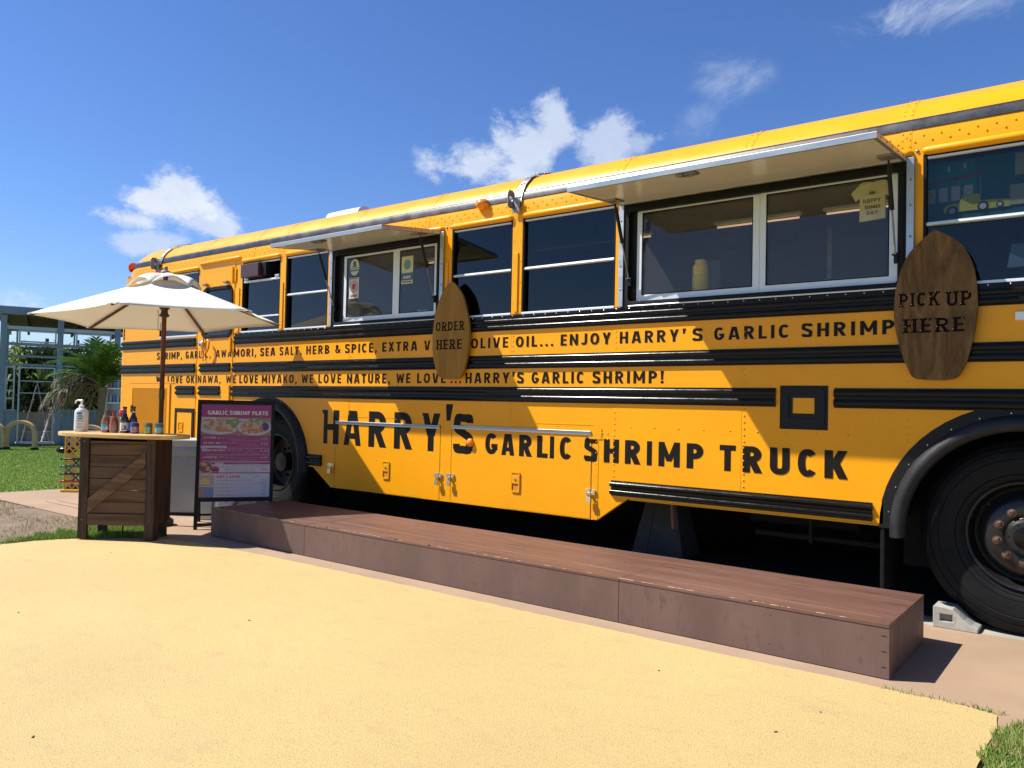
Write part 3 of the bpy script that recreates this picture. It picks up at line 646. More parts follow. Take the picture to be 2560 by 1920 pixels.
# ---------------- rear side door
b = MB(); rr = .07
def rrect(x0, x1, z0, z1, r, n=6):
    o = []
    for cx, cz, a0 in ((x1-r, z1-r, 0), (x0+r, z1-r, 90), (x0+r, z0+r, 180), (x1-r, z0+r, 270)):
        o += [(cx+r*math.cos(math.radians(a0+90*k/n)), cz+r*math.sin(math.radians(a0+90*k/n))) for k in range(n+1)]
    return o
dw = rrect(-8.40, -7.835, 1.905, 2.44, .08)
b.plate([(-8.495, .60), (-7.795, .60), (-7.795, 2.735), (-8.495, 2.735)], YS-.0018, YS+.03, [dw])
door = b.build('side_door', YEL, bus, bevel=.002)
b = MB(); b.plate(rrect(-8.425, -7.81, 1.88, 2.465, .095), YS-.016, YS+.02, [rrect(-8.385, -7.85, 1.92, 2.425, .07)]); b.build('window_gasket', RUB, door, bevel=.004)
b = MB(); b.box(-8.41, -7.82, YS+.008, YS+.011, 1.89, 2.46); b.build('pane', GL_D, door)
for z in (2.574, 1.796, 1.267):
    b = MB(); b.box(-7.86, -7.76, YS-.012, YS-.006, z-.075, z+.075); b.tube([(-7.81, YS-.018, z-.085), (-7.81, YS-.018, z+.085)], .011, 8)
    for zz in (z-.05, z, z+.05): b.dome((-7.845, YS-.012, zz), .008, .005); b.dome((-7.775, YS-.012, zz), .008, .005)
    b.build('hinge', YEL, door, smooth=40)
b = MB(); b.lathe([(.034, -.012), (.034, -.022), (.022, -.030), (.010, -.045)], (-8.385, YS, 1.83), 14, 'y'); b.box(-8.45, -8.43, YS-.03, YS-.006, 1.80, 1.86)
b.build('lock', CHROME, door, smooth=40)
b = MB(); b.tube([(-8.24, YS-.04, 1.86), (-8.20, YS-.045, 1.84), (-8.20, YS-.05, 1.76), (-8.27, YS-.055, 1.69), (-8.33, YS-.045, 1.66)], [.012, .013, .012, .009, .008], 8); b.tube([(-8.36, YS-.02, 1.90), (-8.37, YS-.03, 1.70), (-8.33, YS-.03, 1.62)], .008, 8)
b.build('handle', YEL, door, smooth=50)
b = MB()
for X in (-8.34, -7.92): b.box(X-.035, X+.035, YS-.05, YS-.006, 2.485, 2.51); 
b.build('bracket', STEEL, door, bevel=.003)
b = MB(); b.box(-8.525, -8.495, YS+.004, YS+.03, .56, 2.72); b.box(-7.795, -7.765, YS+.004, YS+.03, .56, 2.72); b.box(-8.495, -7.795, YS+.001, YS+.03, 2.735, 2.75); b.build('door_frame', YEL, bus)

# ---------------- perforated grille and rear hatches
def mesh_grille():
    b = MB(); x0, x1, z0, z1 = -9.955, -9.13, .60, 1.325; s = .024; y = YS-.010; w = .0030
    def clip(x, z, dx, dz):
        pass
    k = x0-(z1-z0)
    while k < x1:                                          # diagonal wires both ways
        a = (max(k, x0), z0+max(0, x0-k)); e = min(z1-z0, x1-k); c = (k+e, z0+e)
        if c[0] > a[0]+.01:
            b.bar((a[0], y, a[1]), (c[0], y, c[1]), w*1.6, w, (0, 1, 0)); b.bar((x0+x1-a[0], y+.001, a[1]), (x0+x1-c[0], y+.001, c[1]), w*1.6, w, (0, 1, 0))
        k += s
    return b
g = frame(-10.02, -9.07, .56, 1.36, .055, YS-.014, YS-.001, YEL, 'grille', bus)
b = mesh_grille(); o = b.build('mesh', YEL, g, flipfix=False); o['kind'] = 'stuff'
b = MB(); b.box(-9.96, -9.12, YS-.003, YS-.0008, .60, 1.32); b.build('dark_backing', DARK, g)
b = MB(); b.box(-9.975, -9.93, YS-.03, YS-.014, 1.0, 1.09); b.build('latch', BLKM, g, bevel=.004)
f = frame(-8.945, -8.53, .56, 1.075, .045, YS-.012, YS-.001, BLKM, 'hatch', bus)
b = MB(); b.box(-8.90, -8.54, YS-.008, YS-.002, .59, 1.03); b.build('hatch_panel', YEL, f, bevel=.002)
b = MB(); b.plate(rrect(-8.86, -8.755, .80, .92, .012), YS-.016, YS-.008, [rrect(-8.845, -8.77, .815, .905, .008)]); b.box(-8.825, -8.79, YS-.014, YS-.008, .84, .885); b.build('handle', YEL, f)
b = MB(); b.plate([(-10.05, 1.372), (-8.98, 1.372), (-8.98, 1.386), (-10.05, 1.386)], YS-.006, YS-.001); b.build('trim_strip', YEL, bus)
b = MB(); b.box(XR-.05, -9.0, YS-.04, YS+2.4, .42, .60); b.build('rear_bumper', BLKM, bus, bevel=.02)
b = MB(); b.lathe([(.055, .0), (.055, -.02), (.045, -.035), (.0, -.045)], (-10.22, YS, .985), 18, 'y'); b.build('tail_marker', LAMP_R, bus, smooth=50)
b = MB(); b.lathe([(.055, 0), (.05, .03), (.03, .055), (0, .062)], (0, 0, 0), 16)
b.v = [(x*.9-10.235, YS+.10+y*.9, z+2.86) if 0 else (-10.27+(-z*1.2), YS+.10+y*1.2, 2.885+x*1.2) for x, y, z in b.v]; b.build('roof_marker', LAMP_R, bus, smooth=50)
b = MB(); b.lathe([(.045, .0), (.043, -.03), (.030, -.055), (.008, -.066), (0, -.067)], (-4.235, YS+.012, 2.862), 16, 'y'); b.v = [(x*1.0+(x+4.235)*.45, y, z) for x, y, z in b.v]; b.build('clearance_lamp', LAMP_A, bus, smooth=50)
b = MB(); b.lathe([(.036, -.0), (.036, -.012), (.028, -.024), (.0, -.030)], (-4.303, YS-.004, .878), 20, 'y'); b.build('side_marker', LAMP_A, bus, smooth=50)
# roof straps
for X in (-3.862, -9.425):
    b = MB(); rows = []
    for i, (y, z) in enumerate(full[2:len(full)-2]):
        rows.append([(X-.035, YS+y-.012 if y < 1.2 else YS+y+.012, z+.014), (X+.035, YS+y-.012 if y < 1.2 else YS+y+.012, z+.014)])
    b.grid(rows); b.grid([[(p[0][0], p[0][1]+.004, p[0][2]-.004), (p[1][0], p[1][1]+.004, p[1][2]-.004)] for p in rows])
    b.plate([(X-.036, 2.735), (X+.036, 2.735), (X+.036, 2.86), (X-.036, 2.86)], YS-.030, YS-.024)
    st = b.build('roof_strap', STEEL, bus, smooth=50, flipfix=False)
    b = MB(); b.plate(rrect(2.77, 2.915, .0, .085, .03), -.004, .004, [[(2.845+.022*math.cos(t), .045+.022*math.sin(t)) for t in [2*math.pi*k/14 for k in range(14)]]], fn=lambda u, w_, d: (X-.030+d, YS-.012-w_, u)); b.build('ring_tab', STEEL, st, bevel=.002)
    b = MB()
    for y, z in full[3:10]:
        for d in (-.015, .015): b.dome((X+d, YS+y-.014, z+.016), .007, .006)
    b.build('strap_bolts', CHROME, st)
# roof vent
b = MB(); b.tube([(-6.80, YS+.55, 3.12), (-6.30, YS+.55, 3.12)], .125, 24); b.build('roof_vent', ALU, bus, smooth=40)
# ---------------- serving windows
SCREEN = bpy.data.materials.new('insect_screen_mesh'); SCREEN.use_nodes = True
_n, _l = SCREEN.node_tree.nodes, SCREEN.node_tree.links; _b = _n['Principled BSDF']; _b.inputs['Base Color'].default_value = (.30, .29, .28, 1); _b.inputs['Roughness'].default_value = .8
_t = _n.new('ShaderNodeBsdfTransparent'); _m = _n.new('ShaderNodeMixShader'); _m.inputs[0].default_value = .075
_l.new(_t.outputs[0], _m.inputs[1]); _l.new(_b.outputs[0], _m.inputs[2]); _l.new(_m.outputs[0], _n['Material Output'].inputs[0])
def serving(x0, x1, mull, zb, zt, left_glass, name_lbl):
    # steel outer frame posts
    f = frame(x0, x1, 1.905, 2.665, .055, YS-.012, YS+.06, GASKET, 'serving_window', bus, .002)
    if name_lbl: f['label'] = name_lbl
    for a, c in ((x0-.018, x0+.020), (x1-.022, x1+.018)):
        b = MB(); b.box(a, c, YS-.022, YS-.0125, 1.925, 2.68); b.build('steel_post', ALU, f, bevel=.002)
    b = MB()
    for X in (x0, x1):
        for z in (2.05, 2.22, 2.4, 2.55): b.dome((X, YS-.022, z), .008, .005)
    b.build('post_screws', STEEL, f)
    b = MB(); b.plate(rrect(x0+.035, x1-.035, 1.925, 2.645, .06), YS-.018, YS-.011, [rrect(x0+.06, x1-.06, 1.95, 2.62, .045)]); b.build('rubber_seal', RUB, f, bevel=.002)
    xl, xr = left_glass, x1-.075
    # aluminium sliding sashes: left behind, right in front
    for k, (a, c, yo) in enumerate(((xl, mull-.003, .026), (mull, xr, .020))):
        s_ = frame(a, c, zb-.055, zt, .0, YS+yo, YS+yo+.02, ALUW, 'sliding_sash', f, 0) if 0 else None
        b = MB(); w = .040
        b.plate([(a, zb-.055), (c, zb-.055), (c, zt), (a, zt)], YS+yo, YS+yo+.018, [[(a+w, zb), (c-(w+.006), zb), (c-(w+.006), zt-.02), (a+w, zt-.02)]])
        sa = b.build('sliding_sash', ALUW, f, bevel=.002)
        b = MB(); b.box(a+w, c-w-.006, YS+yo+.007, YS+yo+.011, zb, zt-.02); b.build('pane', GL_C, sa)
        b = MB(); b.box(a+w, c-w-.006, YS+yo+.0115, YS+yo+.0125, zb, zt-.02); b.build('insect_screen', SCREEN, sa)
        b = MB(); b.plate([(a+w, zb), (c-w-.006, zb), (c-w-.006, zt-.02), (a+w, zt-.02)], YS+yo+.003, YS+yo+.007, [[(a+w+.007, zb+.007), (c-w-.013, zb+.007), (c-w-.013, zt-.027), (a+w+.007, zt-.027)]]); b.build('glazing_bead', GASKET, sa)
    b = MB(); b.box(x0+.06, x1-.05, YS-.005, YS+.07, 1.925, 1.938); b.build('sill', ALU, f, bevel=.002)
    b = MB(); b.tube([(x0+.07, YS-.022, 1.925), (x1-.05, YS-.022, 1.925)], .005, 6); b.build('edge_bead', ALUW, f)
    b = MB(); X = x0+.1
    while X < x1-.08: b.dome((X, YS-.012, 2.637), .009, .006); X += .165
    b.build('frame_screws', STEEL, f)
    # jamb lining to close the gap
    b = MB(); b.box(x0+.05, xl, YS+.022, YS+.05, 1.93, 2.66); b.box(xr, x1-.04, YS+.02, YS+.05, 1.93, 2.66); b.box(xl, xr, YS+.062, YS+.10, zt-.02, 2.66); b.box(xl, xr, YS+.062, YS+.16, 1.925, zb-.02); b.build('jamb', GASKET, f)
    return f
sw1 = serving(-6.135, -4.665, -5.262, 2.005, 2.60, -5.995, 'smaller order window with two sliding panes')
sw2 = serving(-2.895, -.985, -1.885, 2.005, 2.62, -2.79, 'wide pick up window with two sliding panes')
# ---------------- hinged awning hatches
def awning(x0, x1, ytip, ztip, zh=2.660, latch=True):
    t = .034; yh = YS-.02
    d = Vector((0, ytip-yh, ztip-zh)); L = d.length; dn = d.normalized(); nv = Vector((0, -dn.z, dn.y)); nv = nv if nv.z > 0 else -nv
    def P(x, a, h): q = Vector((x, yh, zh))+dn*a+nv*h; return tuple(q)
    def slab(b, xa, xb, a0, a1, h0, h1):
        v = [P(x, a, h) for h in (h0, h1) for a in (a0, a1) for x in (xa, xb)]
        b.add(v, [(0, 2, 3, 1), (4, 5, 7, 6), (0, 1, 5, 4), (2, 6, 7, 3), (0, 4, 6, 2), (1, 3, 7, 5)])
    b = MB(); slab(b, x0+.004, x1-.004, .004, L-.004, t-.004, t+.002); aw = b.build('awning_hatch', YEL, bus, bevel=.001)
    b = MB(); slab(b, x0, x1, L-.020, L, 0, t); b.m = 0; o = b.build('front_edge', ALU, aw, bevel=.002)
    for a, c in ((x0, x0+.022), (x1-.022, x1)):
        b = MB(); slab(b, a, c, 0, L-.020, 0, t-.004); b.build('side_edge', ALU, aw, bevel=.002)
    b = MB(); slab(b, x0+.022, x1-.022, 0, .022, 0, t-.004); b.build('hinge_edge', STEEL, aw, bevel=.002)
    b = MB(); slab(b, x0+.022, x1-.022, .022, L-.020, .005, t-.006); b.build('underside_panel', CREAM, aw)
    b = MB(); b.tube([P(x0+.02, -.006, .02), P(x1-.02, -.006, .02)], .010, 8); b.build('piano_hinge', STEEL, aw)
    if latch:
        m = (x0+x1)/2-.12; b = MB(); slab(b, m-.075, m+.055, L-.10, L-.035, -.010, .005); slab(b, m-.05, m-.02, L-.05, L-.0205, -.018, -.010); slab(b, m-.02, m+.03, L-.075, L-.06, -.020, -.010); b.build('latch', STEEL, aw, bevel=.002)
    for X, xo in ((x0+.075, x0+.085), (x1-.055, x1-.055)):
        b = MB(); slab(b, X-.05, X+.04, .15, .27, -.008, .005); b.build('strut_bracket', STEEL, aw, bevel=.002)
        A = Vector(P(X, .205, -.02)); B = Vector((xo+.0, YS-.035, 2.12)); M = A.lerp(B, .52)
        b = MB(); b.tube([A, A.lerp(B, .10)], .006, 8); b.tube([A.lerp(B, .05), M], .0125, 10); g_ = b.build('gas_strut', BLKM, aw, smooth=50)
        b = MB(); b.tube([M, B], .0055, 8); b.build('piston_rod', STEEL, g_, smooth=50)
        b = MB(); b.box(B.x-.010, B.x+.010, YS-.03, YS-.012, B.z-.05, B.z+.012); b.tube([(B.x-.018, B.y, B.z), (B.x+.018, B.y, B.z)], .006, 8); b.build('ball_mount', BLKM, g_)
    b = MB()
    for s_ in (0, 1):
        X = x1+.0005 if s_ else x0-.0005
        for k in range(5):
            q = Vector(P(X, .10+.13*k, t/2)); b.obox(q, (.0015, 0, 0), (0, .006, 0), (0, 0, .004))
    b.build('edge_screws', STEEL, aw)
    return aw
awning(-6.150, -4.680, 4.300, 2.577); awning(-2.905, -1.005, 4.290, 2.602)
# things inside, seen through the serving glass
cut = MB(); cut.box(-6.14, -3.0, YS+.16, YS+.75, 1.72, 1.76); cut.box(-2.98, -.7, YS+.16, YS+.75, 1.78, 1.82); cut.build('worktop', INTS, bus)
b = MB()
for X in (-5.75, -4.95, -2.5, -1.9, -1.35): b.box(X-.02, X+.02, YS+1.6, YS+1.63, 1.0, 2.7)
b.box(-6.1, -3.0, YS+1.5, YS+1.9, 2.25, 2.28); b.box(-2.9, -.8, YS+1.45, YS+1.9, 2.22, 2.25); b.box(-2.9, -.8, YS+1.7, YS+2.2, .99, 1.85); b.box(-6.1, -3.2, YS+1.75, YS+2.2, .99, 1.8)
b.build('kitchen_shelving', INTS, bus, bevel=.004)
b = MB(); b.box(-2.82, -2.62, YS+1.10, YS+1.14, 1.3, 2.42); b.box(-4.95, -4.70, YS+.9, YS+.92, 1.7, 2.35); b.build('kitchen_panel', mat('grey_laminate', (.30, .29, .29), .5), bus)
LMP = bpy.data.materials.new('warm_tube_light'); LMP.use_nodes = True; _q = LMP.node_tree.nodes['Principled BSDF']; _q.inputs['Emission Color'].default_value = (1, .62, .34, 1); _q.inputs['Emission Strength'].default_value = .42
for xa, xc, yo in ((-5.75, -5.05, .95), (-2.6, -1.95, 1.0), (-1.75, -1.1, 1.0), (-4.4, -3.2, 1.0)):
    b = MB(); b.tube([(xa, YS+yo, 2.66), (xc, YS+yo, 2.66)], .008, 8); lm = b.build('kitchen_lamp', LMP, bus)
    b = MB(); b.box(xa-.02, xc+.02, YS+yo-.03, YS+yo+.03, 2.68, 2.70); b.build('lamp_housing', WHT, lm)
# yellow tub
c = (-2.375, YS+.20)
t = thing('squeeze_tub', 'yellow cylindrical tub behind the left pane of the wide pick up window', 'container', (c[0], c[1], 1.82))
YT = mat('yellow_tub_plastic', (.88, .62, .015), .4, var=.1, vscale=20)
b = MB(); b.lathe([(.055, 1.82), (.058, 1.83), (.058, 2.13), (.056, 2.135)], (c[0], c[1], 0), 22); b.build('body', YT, t, smooth=40)
b = MB(); b.lathe([(.056, 2.137), (.056, 2.20), (.052, 2.212), (.042, 2.218), (.041, 2.243), (.036, 2.250), (0, 2.250)], (c[0], c[1], 0), 22); b.build('lid', YT, t, smooth=40)
b = MB(); b.lathe([(.018, 1.822), (.018, 1.95), (.012, 1.96), (.012, 2.0), (.004, 2.01)], (-2.70, YS+.20, 0), 14)
b.v = [(x, y, z+.0) for x, y, z in b.v]; o = b.build('sauce_bottle', mat('dark_sauce', (.02, .015, .015), .2), smooth=40); tag(o, 'small dark sauce bottle in the lower left corner of the wide pick up window', 'bottle')
for k, (X, h_, c_) in enumerate(((-5.03, .065, (.62, .60, .45)), (-4.955, .068, (.12, .40, .50)))):
    b = MB(); b.lathe([(.026, 1.965), (.030, 1.968), (.030, 1.965+h_), (.026, 1.97+h_), (.0, 1.971+h_)], (X, YS+.11, 0), 16)
    o = b.build('drink_can', mat('can_shelf_%s' % ('cream' if k == 0 else 'teal'), c_, .3, .5), smooth=40)
    tag(o, ('pale cream' if k == 0 else 'teal blue')+' small can on the sill inside the order window', 'can')
# T-shirt
def Q(X, z, y=YS+.085): s_ = y/YS; return (X*s_, y, 1.2+(z-1.2)*s_)
TS = mat('pale_yellow_cotton', (.80, .71, .30), .85, var=.1, vscale=20, bump=.001, bscale=60)
tee = thing('hanging_shirt', 'pale yellow T-shirt with a sunrise print and HAPPY SUNNY DAY hung in the wide window', 'shirt', (-1.2, YS+.085, 2.35))
sh = [(-1.268, 2.341), (-1.266, 2.485), (-1.292, 2.468), (-1.318, 2.520), (-1.258, 2.577), (-1.225, 2.588), (-1.206, 2.574), (-1.186, 2.572), (-1.166, 2.590), (-1.125, 2.577), (-1.075, 2.530), (-1.098, 2.478), (-1.125, 2.492), (-1.123, 2.350)]
b = MB(); b.plate(sh, 0, .012, fn=lambda x, z, y: (Q(x, z)[0], Q(x, z)[1]+y+.004*math.sin(x*90), Q(x, z)[2])); b.build('shirt_body', TS, tee)
PR = mat('brown_print', (.10, .055, .02), .8)
b = MB(); pf = lambda x, z, y: (Q(x, z)[0], Q(x, z)[1]+y-.006, Q(x, z)[2])
word(b, 'HAPPY', -1.246, -1.150, 2.448, .026, .16, .12, 0, pf); word(b, 'SUNNY', -1.238, -1.150, 2.412, .022, .16, .12, 0, pf); word(b, 'DAY', -1.226, -1.164, 2.378, .022, .16, .12, 0, pf)
sun_ = [(-1.196+.018*math.cos(math.radians(a)), 2.500+.018*math.sin(math.radians(a))) for a in range(0, 181, 20)]; b.add([pf(x, z, 0) for x, z in sun_], [tuple(range(len(sun_)))])
for a in range(10, 175, 20):
    ca, sa_ = math.cos(math.radians(a)), math.sin(math.radians(a)); b.add([pf(-1.196+.023*ca-.0012*sa_, 2.5+.023*sa_+.0012*ca, 0), pf(-1.196+.040*ca, 2.5+.040*sa_, 0), pf(-1.196+.023*ca+.0012*sa_, 2.5+.023*sa_-.0012*ca, 0)], [(0, 1, 2)])
b.build('print', PR, tee, flipfix=False)
# window stickers
def sticker(x0, x1, z0, z1, yy, parts, par, name='sticker'):
    st = None
    for k, (poly, m) in enumerate(parts):
        b = MB(); b.add([(x0+(x1-x0)*u, yy-.0006*k, z0+(z1-z0)*v) for u, v in poly], [tuple(range(len(poly)))]); o = b.build(name if k == 0 else 'print', m, st if k else par)
        if k == 0: st = o
circ = lambda cx, cz, r, rz=None, n=24: [(cx+r*math.cos(2*math.pi*k/n), cz+(rz or r)*math.sin(2*math.pi*k/n)) for k in range(n)]
SW = mat('sticker_white', (.52, .52, .47), .5); SC = mat('sticker_cream', (.55, .52, .36), .5); SB = mat('sticker_blue', (.07, .12, .22), .5); SG = mat('sticker_green_grey', (.10, .20, .15), .5); SR = mat('sticker_red', (.35, .06, .05), .5); SK = mat('sticker_dark', (.09, .09, .10), .5); ST = mat('sticker_teal', (.12, .26, .28), .5)
yy = YS+.0325
sticker(-5.915, -5.782, 2.405, 2.565, yy, [(circ(.5, .5, .5), SW), (circ(.5, .72, .16), SK), ([(.25, .52), (.75, .52), (.68, .60), (.32, .60)], SK), ([(.03, .42), (.97, .42), (.95, .47), (.05, .47)], SG), ([(.04, .36), (.96, .36), (.92, .26), (.08, .26)], SG)], sw1)
sticker(-5.920, -5.782, 2.185, 2.385, yy, [([(0, 0), (1, 0), (1, 1), (0, 1)], SW), ([(.1, .93), (.9, .93), (.9, .97), (.1, .97)], SK), (circ(.5, .57, .40, .28), SR), (circ(.5, .57, .34, .24), SW), (circ(.5, .57, .22, .17), SR)]+[([(.17+.18*k, .08), (.29+.18*k, .08), (.29+.18*k, .18), (.17+.18*k, .18)], SR) for k in range(4)], sw1)
sticker(-5.200, -5.055, 2.270, 2.520, yy-.0062, [([(0, 0), (1, 0), (1, 1), (0, 1)], SC), ([(.0, .13), (1, .13), (1, .40), (0, .40)], SB), (circ(.5, .70, .30, .19), ST)]+[([(.2+.22*k, .19), (.36+.22*k, .19), (.36+.22*k, .29), (.2+.22*k, .29)], SW) for k in range(3)]+[([(.08, .05), (.9, .05), (.9, .09), (.08, .09)], SK)], sw1)
# paper leaning inside order window
b = MB(); b.obox((-4.86, YS+.30, 2.16), (.075, .03, 0), (0, .003, 0), (.02, 0, .17)); b.build('menu_sheet', mat('paper_sheet', (.42, .40, .34), .7), bus)
# dark speaker box in the opened window
b = MB(); b.box(-7.60, -7.28, YS-.06, YS+.25, 2.512, 2.655); sp = b.build('speaker_box', mat('dark_maroon_box', (.055, .022, .022), .45), bus, bevel=.004)
b = MB(); b.box(-7.278, -7.20, YS-.02, YS+.2, 2.52, 2.65); b.box(-7.34, -7.32, YS-.0, YS+.02, 2.655, 2.69); b.build('speaker_back', BLKM, sp, bevel=.003)
# pictures behind the front windows: a plain shop front with a yellow pickup
mu = MB(); mu.box(-1.05, .02, YS+.11, YS+.12, 2.32, 2.66); mu = mu.build('wall_picture', mat('picture_dark_teal', (0.022, 0.171, 0.153), .6), bus)
def flat(polys, m, name, par, y=YS+.108):
    b = MB()
    for k, p in enumerate(polys): b.add([(x*y/YS, y-.0001*k, 1.2+(z-1.2)*y/YS) for x, z in p], [tuple(range(len(p)))])
    return b.build(name, m, par)
rc = lambda a, c, d, e: [(a, d), (c, d), (c, e), (a, e)]
flat([rc(-.91, -.655, 2.39, 2.50), rc(-.91, -.66, 2.50, 2.62)], mat('pic_green', (0.036, 0.288, 0.216), .6), 'painted_shop', mu)
flat([[(-.915, 2.505), (-.63, 2.525), (-.635, 2.54), (-.905, 2.52)]], mat('pic_red', (0.360, 0.054, 0.072), .6), 'painted_roof', mu, YS+.106)
flat([rc(-.905+.062*k, -.86+.062*k, 2.40, 2.48) for k in range(4)]+[rc(-.80, -.785, 2.57, 2.60), rc(-.72, -.705, 2.575, 2.605)]+[rc(-.64, -.637, 2.40, 2.52), rc(-.74, -.737, 2.40, 2.51)], mat('pic_white', (0.630, 0.648, 0.594), .6), 'painted_windows', mu, YS+.104)
flat([[(-.815, 2.335), (-.50, 2.335), (-.50, 2.375), (-.60, 2.385), (-.635, 2.385), (-.645, 2.425), (-.72, 2.425), (-.74, 2.385), (-.80, 2.38), (-.82, 2.36)]], mat('pic_yellow', (0.684, 0.648, 0.054), .6), 'painted_pickup', mu, YS+.102)
for a in (-.775, -.625, -.545):
    flat([circ(a, 2.343 if a < -.7 else 2.352, .027 if a < -.6 else .018)], mat('pic_tyre', (.01, .01, .01), .6), 'painted_tyre', mu, YS+.100); flat([circ(a, 2.343 if a < -.7 else 2.352, .017 if a < -.6 else .011)], MATS['pic_white'], 'painted_hub', mu, YS+.098)
flat([rc(-.50, -.40, 2.34, 2.45)], mat('pic_sand', (0.468, 0.468, 0.288), .6), 'painted_panel', mu, YS+.103)
flat([rc(-.475, -.30, 2.50, 2.62)], MATS['pic_sand'], 'painted_panel', mu, YS+.103)
b = MB(); b.obox((-.43, YS+.22, 2.10), (.09, .02, .005), (0, .002, 0), (.01, 0, .065)); b.build('paper_notice', mat('pale_blue_paper', (.30, .42, .52), .6), bus)
b = MB(); b.tube([(-.62, YS+.2, 1.9), (-.62, YS+.2, 2.3)], .02, 8)
for k in range(14):
    a = random.uniform(0, 6.28); b.tube([(-.60, YS+.22, 2.28), (-.60+.10*math.cos(a), YS+.25, 2.25+.05*math.sin(a)), (-.60+.16*math.cos(a), YS+.25, 2.12+.10*math.sin(a))], .003, 4)
b.build('cable_bundle', BLKM, bus)

# ---------------- black square emblem with a yellow window
b = MB(); b.plate([(-1.732, 1.085), (-1.438, 1.085), (-1.438, 1.358), (-1.732, 1.358)], YS-.003, YS, [[(-1.652, 1.184), (-1.519, 1.184), (-1.519, 1.281), (-1.652, 1.281)]])
o = b.build('black_square', BLKM, bus)
b = MB(); b.plate(rrect(-1.715, -1.455, 1.100, 1.343, .03), YS-.010, YS-.003, [rrect(-1.675, -1.495, 1.155, 1.310, .012)]); b.build('raised_frame', BLKM, o, bevel=.004)
# white boxes / plate on the front part
b = MB(); b.box(-.470, -.40, YS-.012, YS, 1.712, 1.757); b.dome((-.460, YS-.012, 1.744), .004, .002); b.build('door_switch', WHT, bus, bevel=.002)
# ---------------- storage doors on the skirt
def hasp(x, z, par):
    b = MB(); b.box(x-.045, x-.006, YS-.016, YS-.006, z+.0, z+.035); b.box(x+.006, x+.040, YS-.016, YS-.006, z+.0, z+.035); b.tube([(x-.0, YS-.02, z+.04), (x-.0, YS-.02, z-.005)], .009, 8)
    for dx in (-.035, .03): b.dome((x+dx, YS-.016, z+.018), .005, .004)
    o = b.build('hasp', CHROME, par, bevel=.002)
    b = MB(); b.tube([(x-.010, YS-.030, z-.022), (x-.010, YS-.030, z+.012), (x+.010, YS-.030, z+.012), (x+.010, YS-.030, z-.022)], .004, 6); b.box(x-.018, x+.018, YS-.040, YS-.022, z-.065, z-.022); b.build('padlock', CHROME, o, bevel=.003)
def paddle(x, z, par):
    b = MB(); b.plate(rrect(x-.045, x+.042, z-.082, z+.082, .014), YS-.012, YS-.004, [rrect(x-.034, x+.031, z-.07, z+.070, .008)]); o = b.build('handle_frame', YEL, par, bevel=.002)
    b = MB(); b.box(x-.032, x+.030, YS-.013, YS-.005, z-.015, z+.055); b.build('paddle', YEL, o, bevel=.003)
    b = MB(); b.box(x-.032, x+.030, YS-.0048, YS-.0042, z-.068, z-.018); b.build('recess_shadow_plate', mat('recess_shade_yellow', (.55, .22, .01), .6), o)  # darker yellow paints the shadow inside the handle recess
    b = MB(); b.lathe([(.010, 0), (.010, -.005), (0, -.006)], (x, YS-.013, z+.02), 12, 'y'); b.build('lock_barrel', STEEL, o)
def storage(x0, x1, hx, hz, z1):
    b = MB(); c = .02
    b.plate([(x0, .372+c if 0 else .372), (x1, .372), (x1, z1), (x0, z1)], YS-.0018, YS-.0001); d = b.build('storage_door', YEL, bus)
    b = MB(); b.box(x0+.0, x1-.0, YS-.016, YS-.004, z1-.006, z1+.010); b.box(x0, x1, YS-.010, YS-.004, z1-.022, z1-.006); b.build('rain_gutter', ALU, d, bevel=.003)
    b = MB(); b.box(x0, x1, YS-.011, YS-.0101, z1-.0075, z1-.0045) if 0 else b.box(x0+.002, x1-.002, YS-.0165, YS-.0161, z1+.0, z1+.003); b.build('gutter_lip', BLKM, d)
    b = MB()
    for X in (x0-.006, x1+.001): b.box(X, X+.005, YS-.0012, YS-.0002, .37, z1+.01)
    b.build('door_gap', DARK, d)
    paddle(hx, hz, d); return d
d1 = storage(-6.018, -4.650, -5.305, .585, 1.000); d2 = storage(-4.515, -3.128, -3.822, .590, 1.008)
hasp(-6.065, .565, d1); hasp(-4.655, .565, d1); hasp(-4.515, .570, d2); hasp(-3.122, .555, d2)
b = MB(); b.plate([(-6.05, 1.052), (-3.075, 1.060), (-3.075, 1.068), (-6.05, 1.060)], YS-.0022, YS-.0001); b.plate([(-3.105, .37), (-3.065, .37), (-3.065, 1.06), (-3.105, 1.06)], YS-.0021, YS-.0001); b.plate(rrect(-3.15, -3.04, .96, 1.045, .012), YS-.0045, YS-.0036); b.build('edge_strip', YEL, bus)
b = MB(); b.plate(rrect(-6.412, -6.20, .768, 1.086, .025), YS-.003, YS-.0001); fl = b.build('fuel_flap', YEL, bus, bevel=.001)
b = MB(); b.plate(rrect(-6.417, -6.195, .763, 1.091, .028), YS-.0009, YS-.0001, [rrect(-6.411, -6.201, .769, 1.085, .024)]); b.build('flap_gap', DARK, bus)
b = MB(); b.box(-6.075, -6.070, YS-.0009, YS-.0001, .37, .62); b.box(-2.952, -2.949, YS-.0009, YS-.0001, .675, 1.2); b.build('panel_joint', DARK, bus)

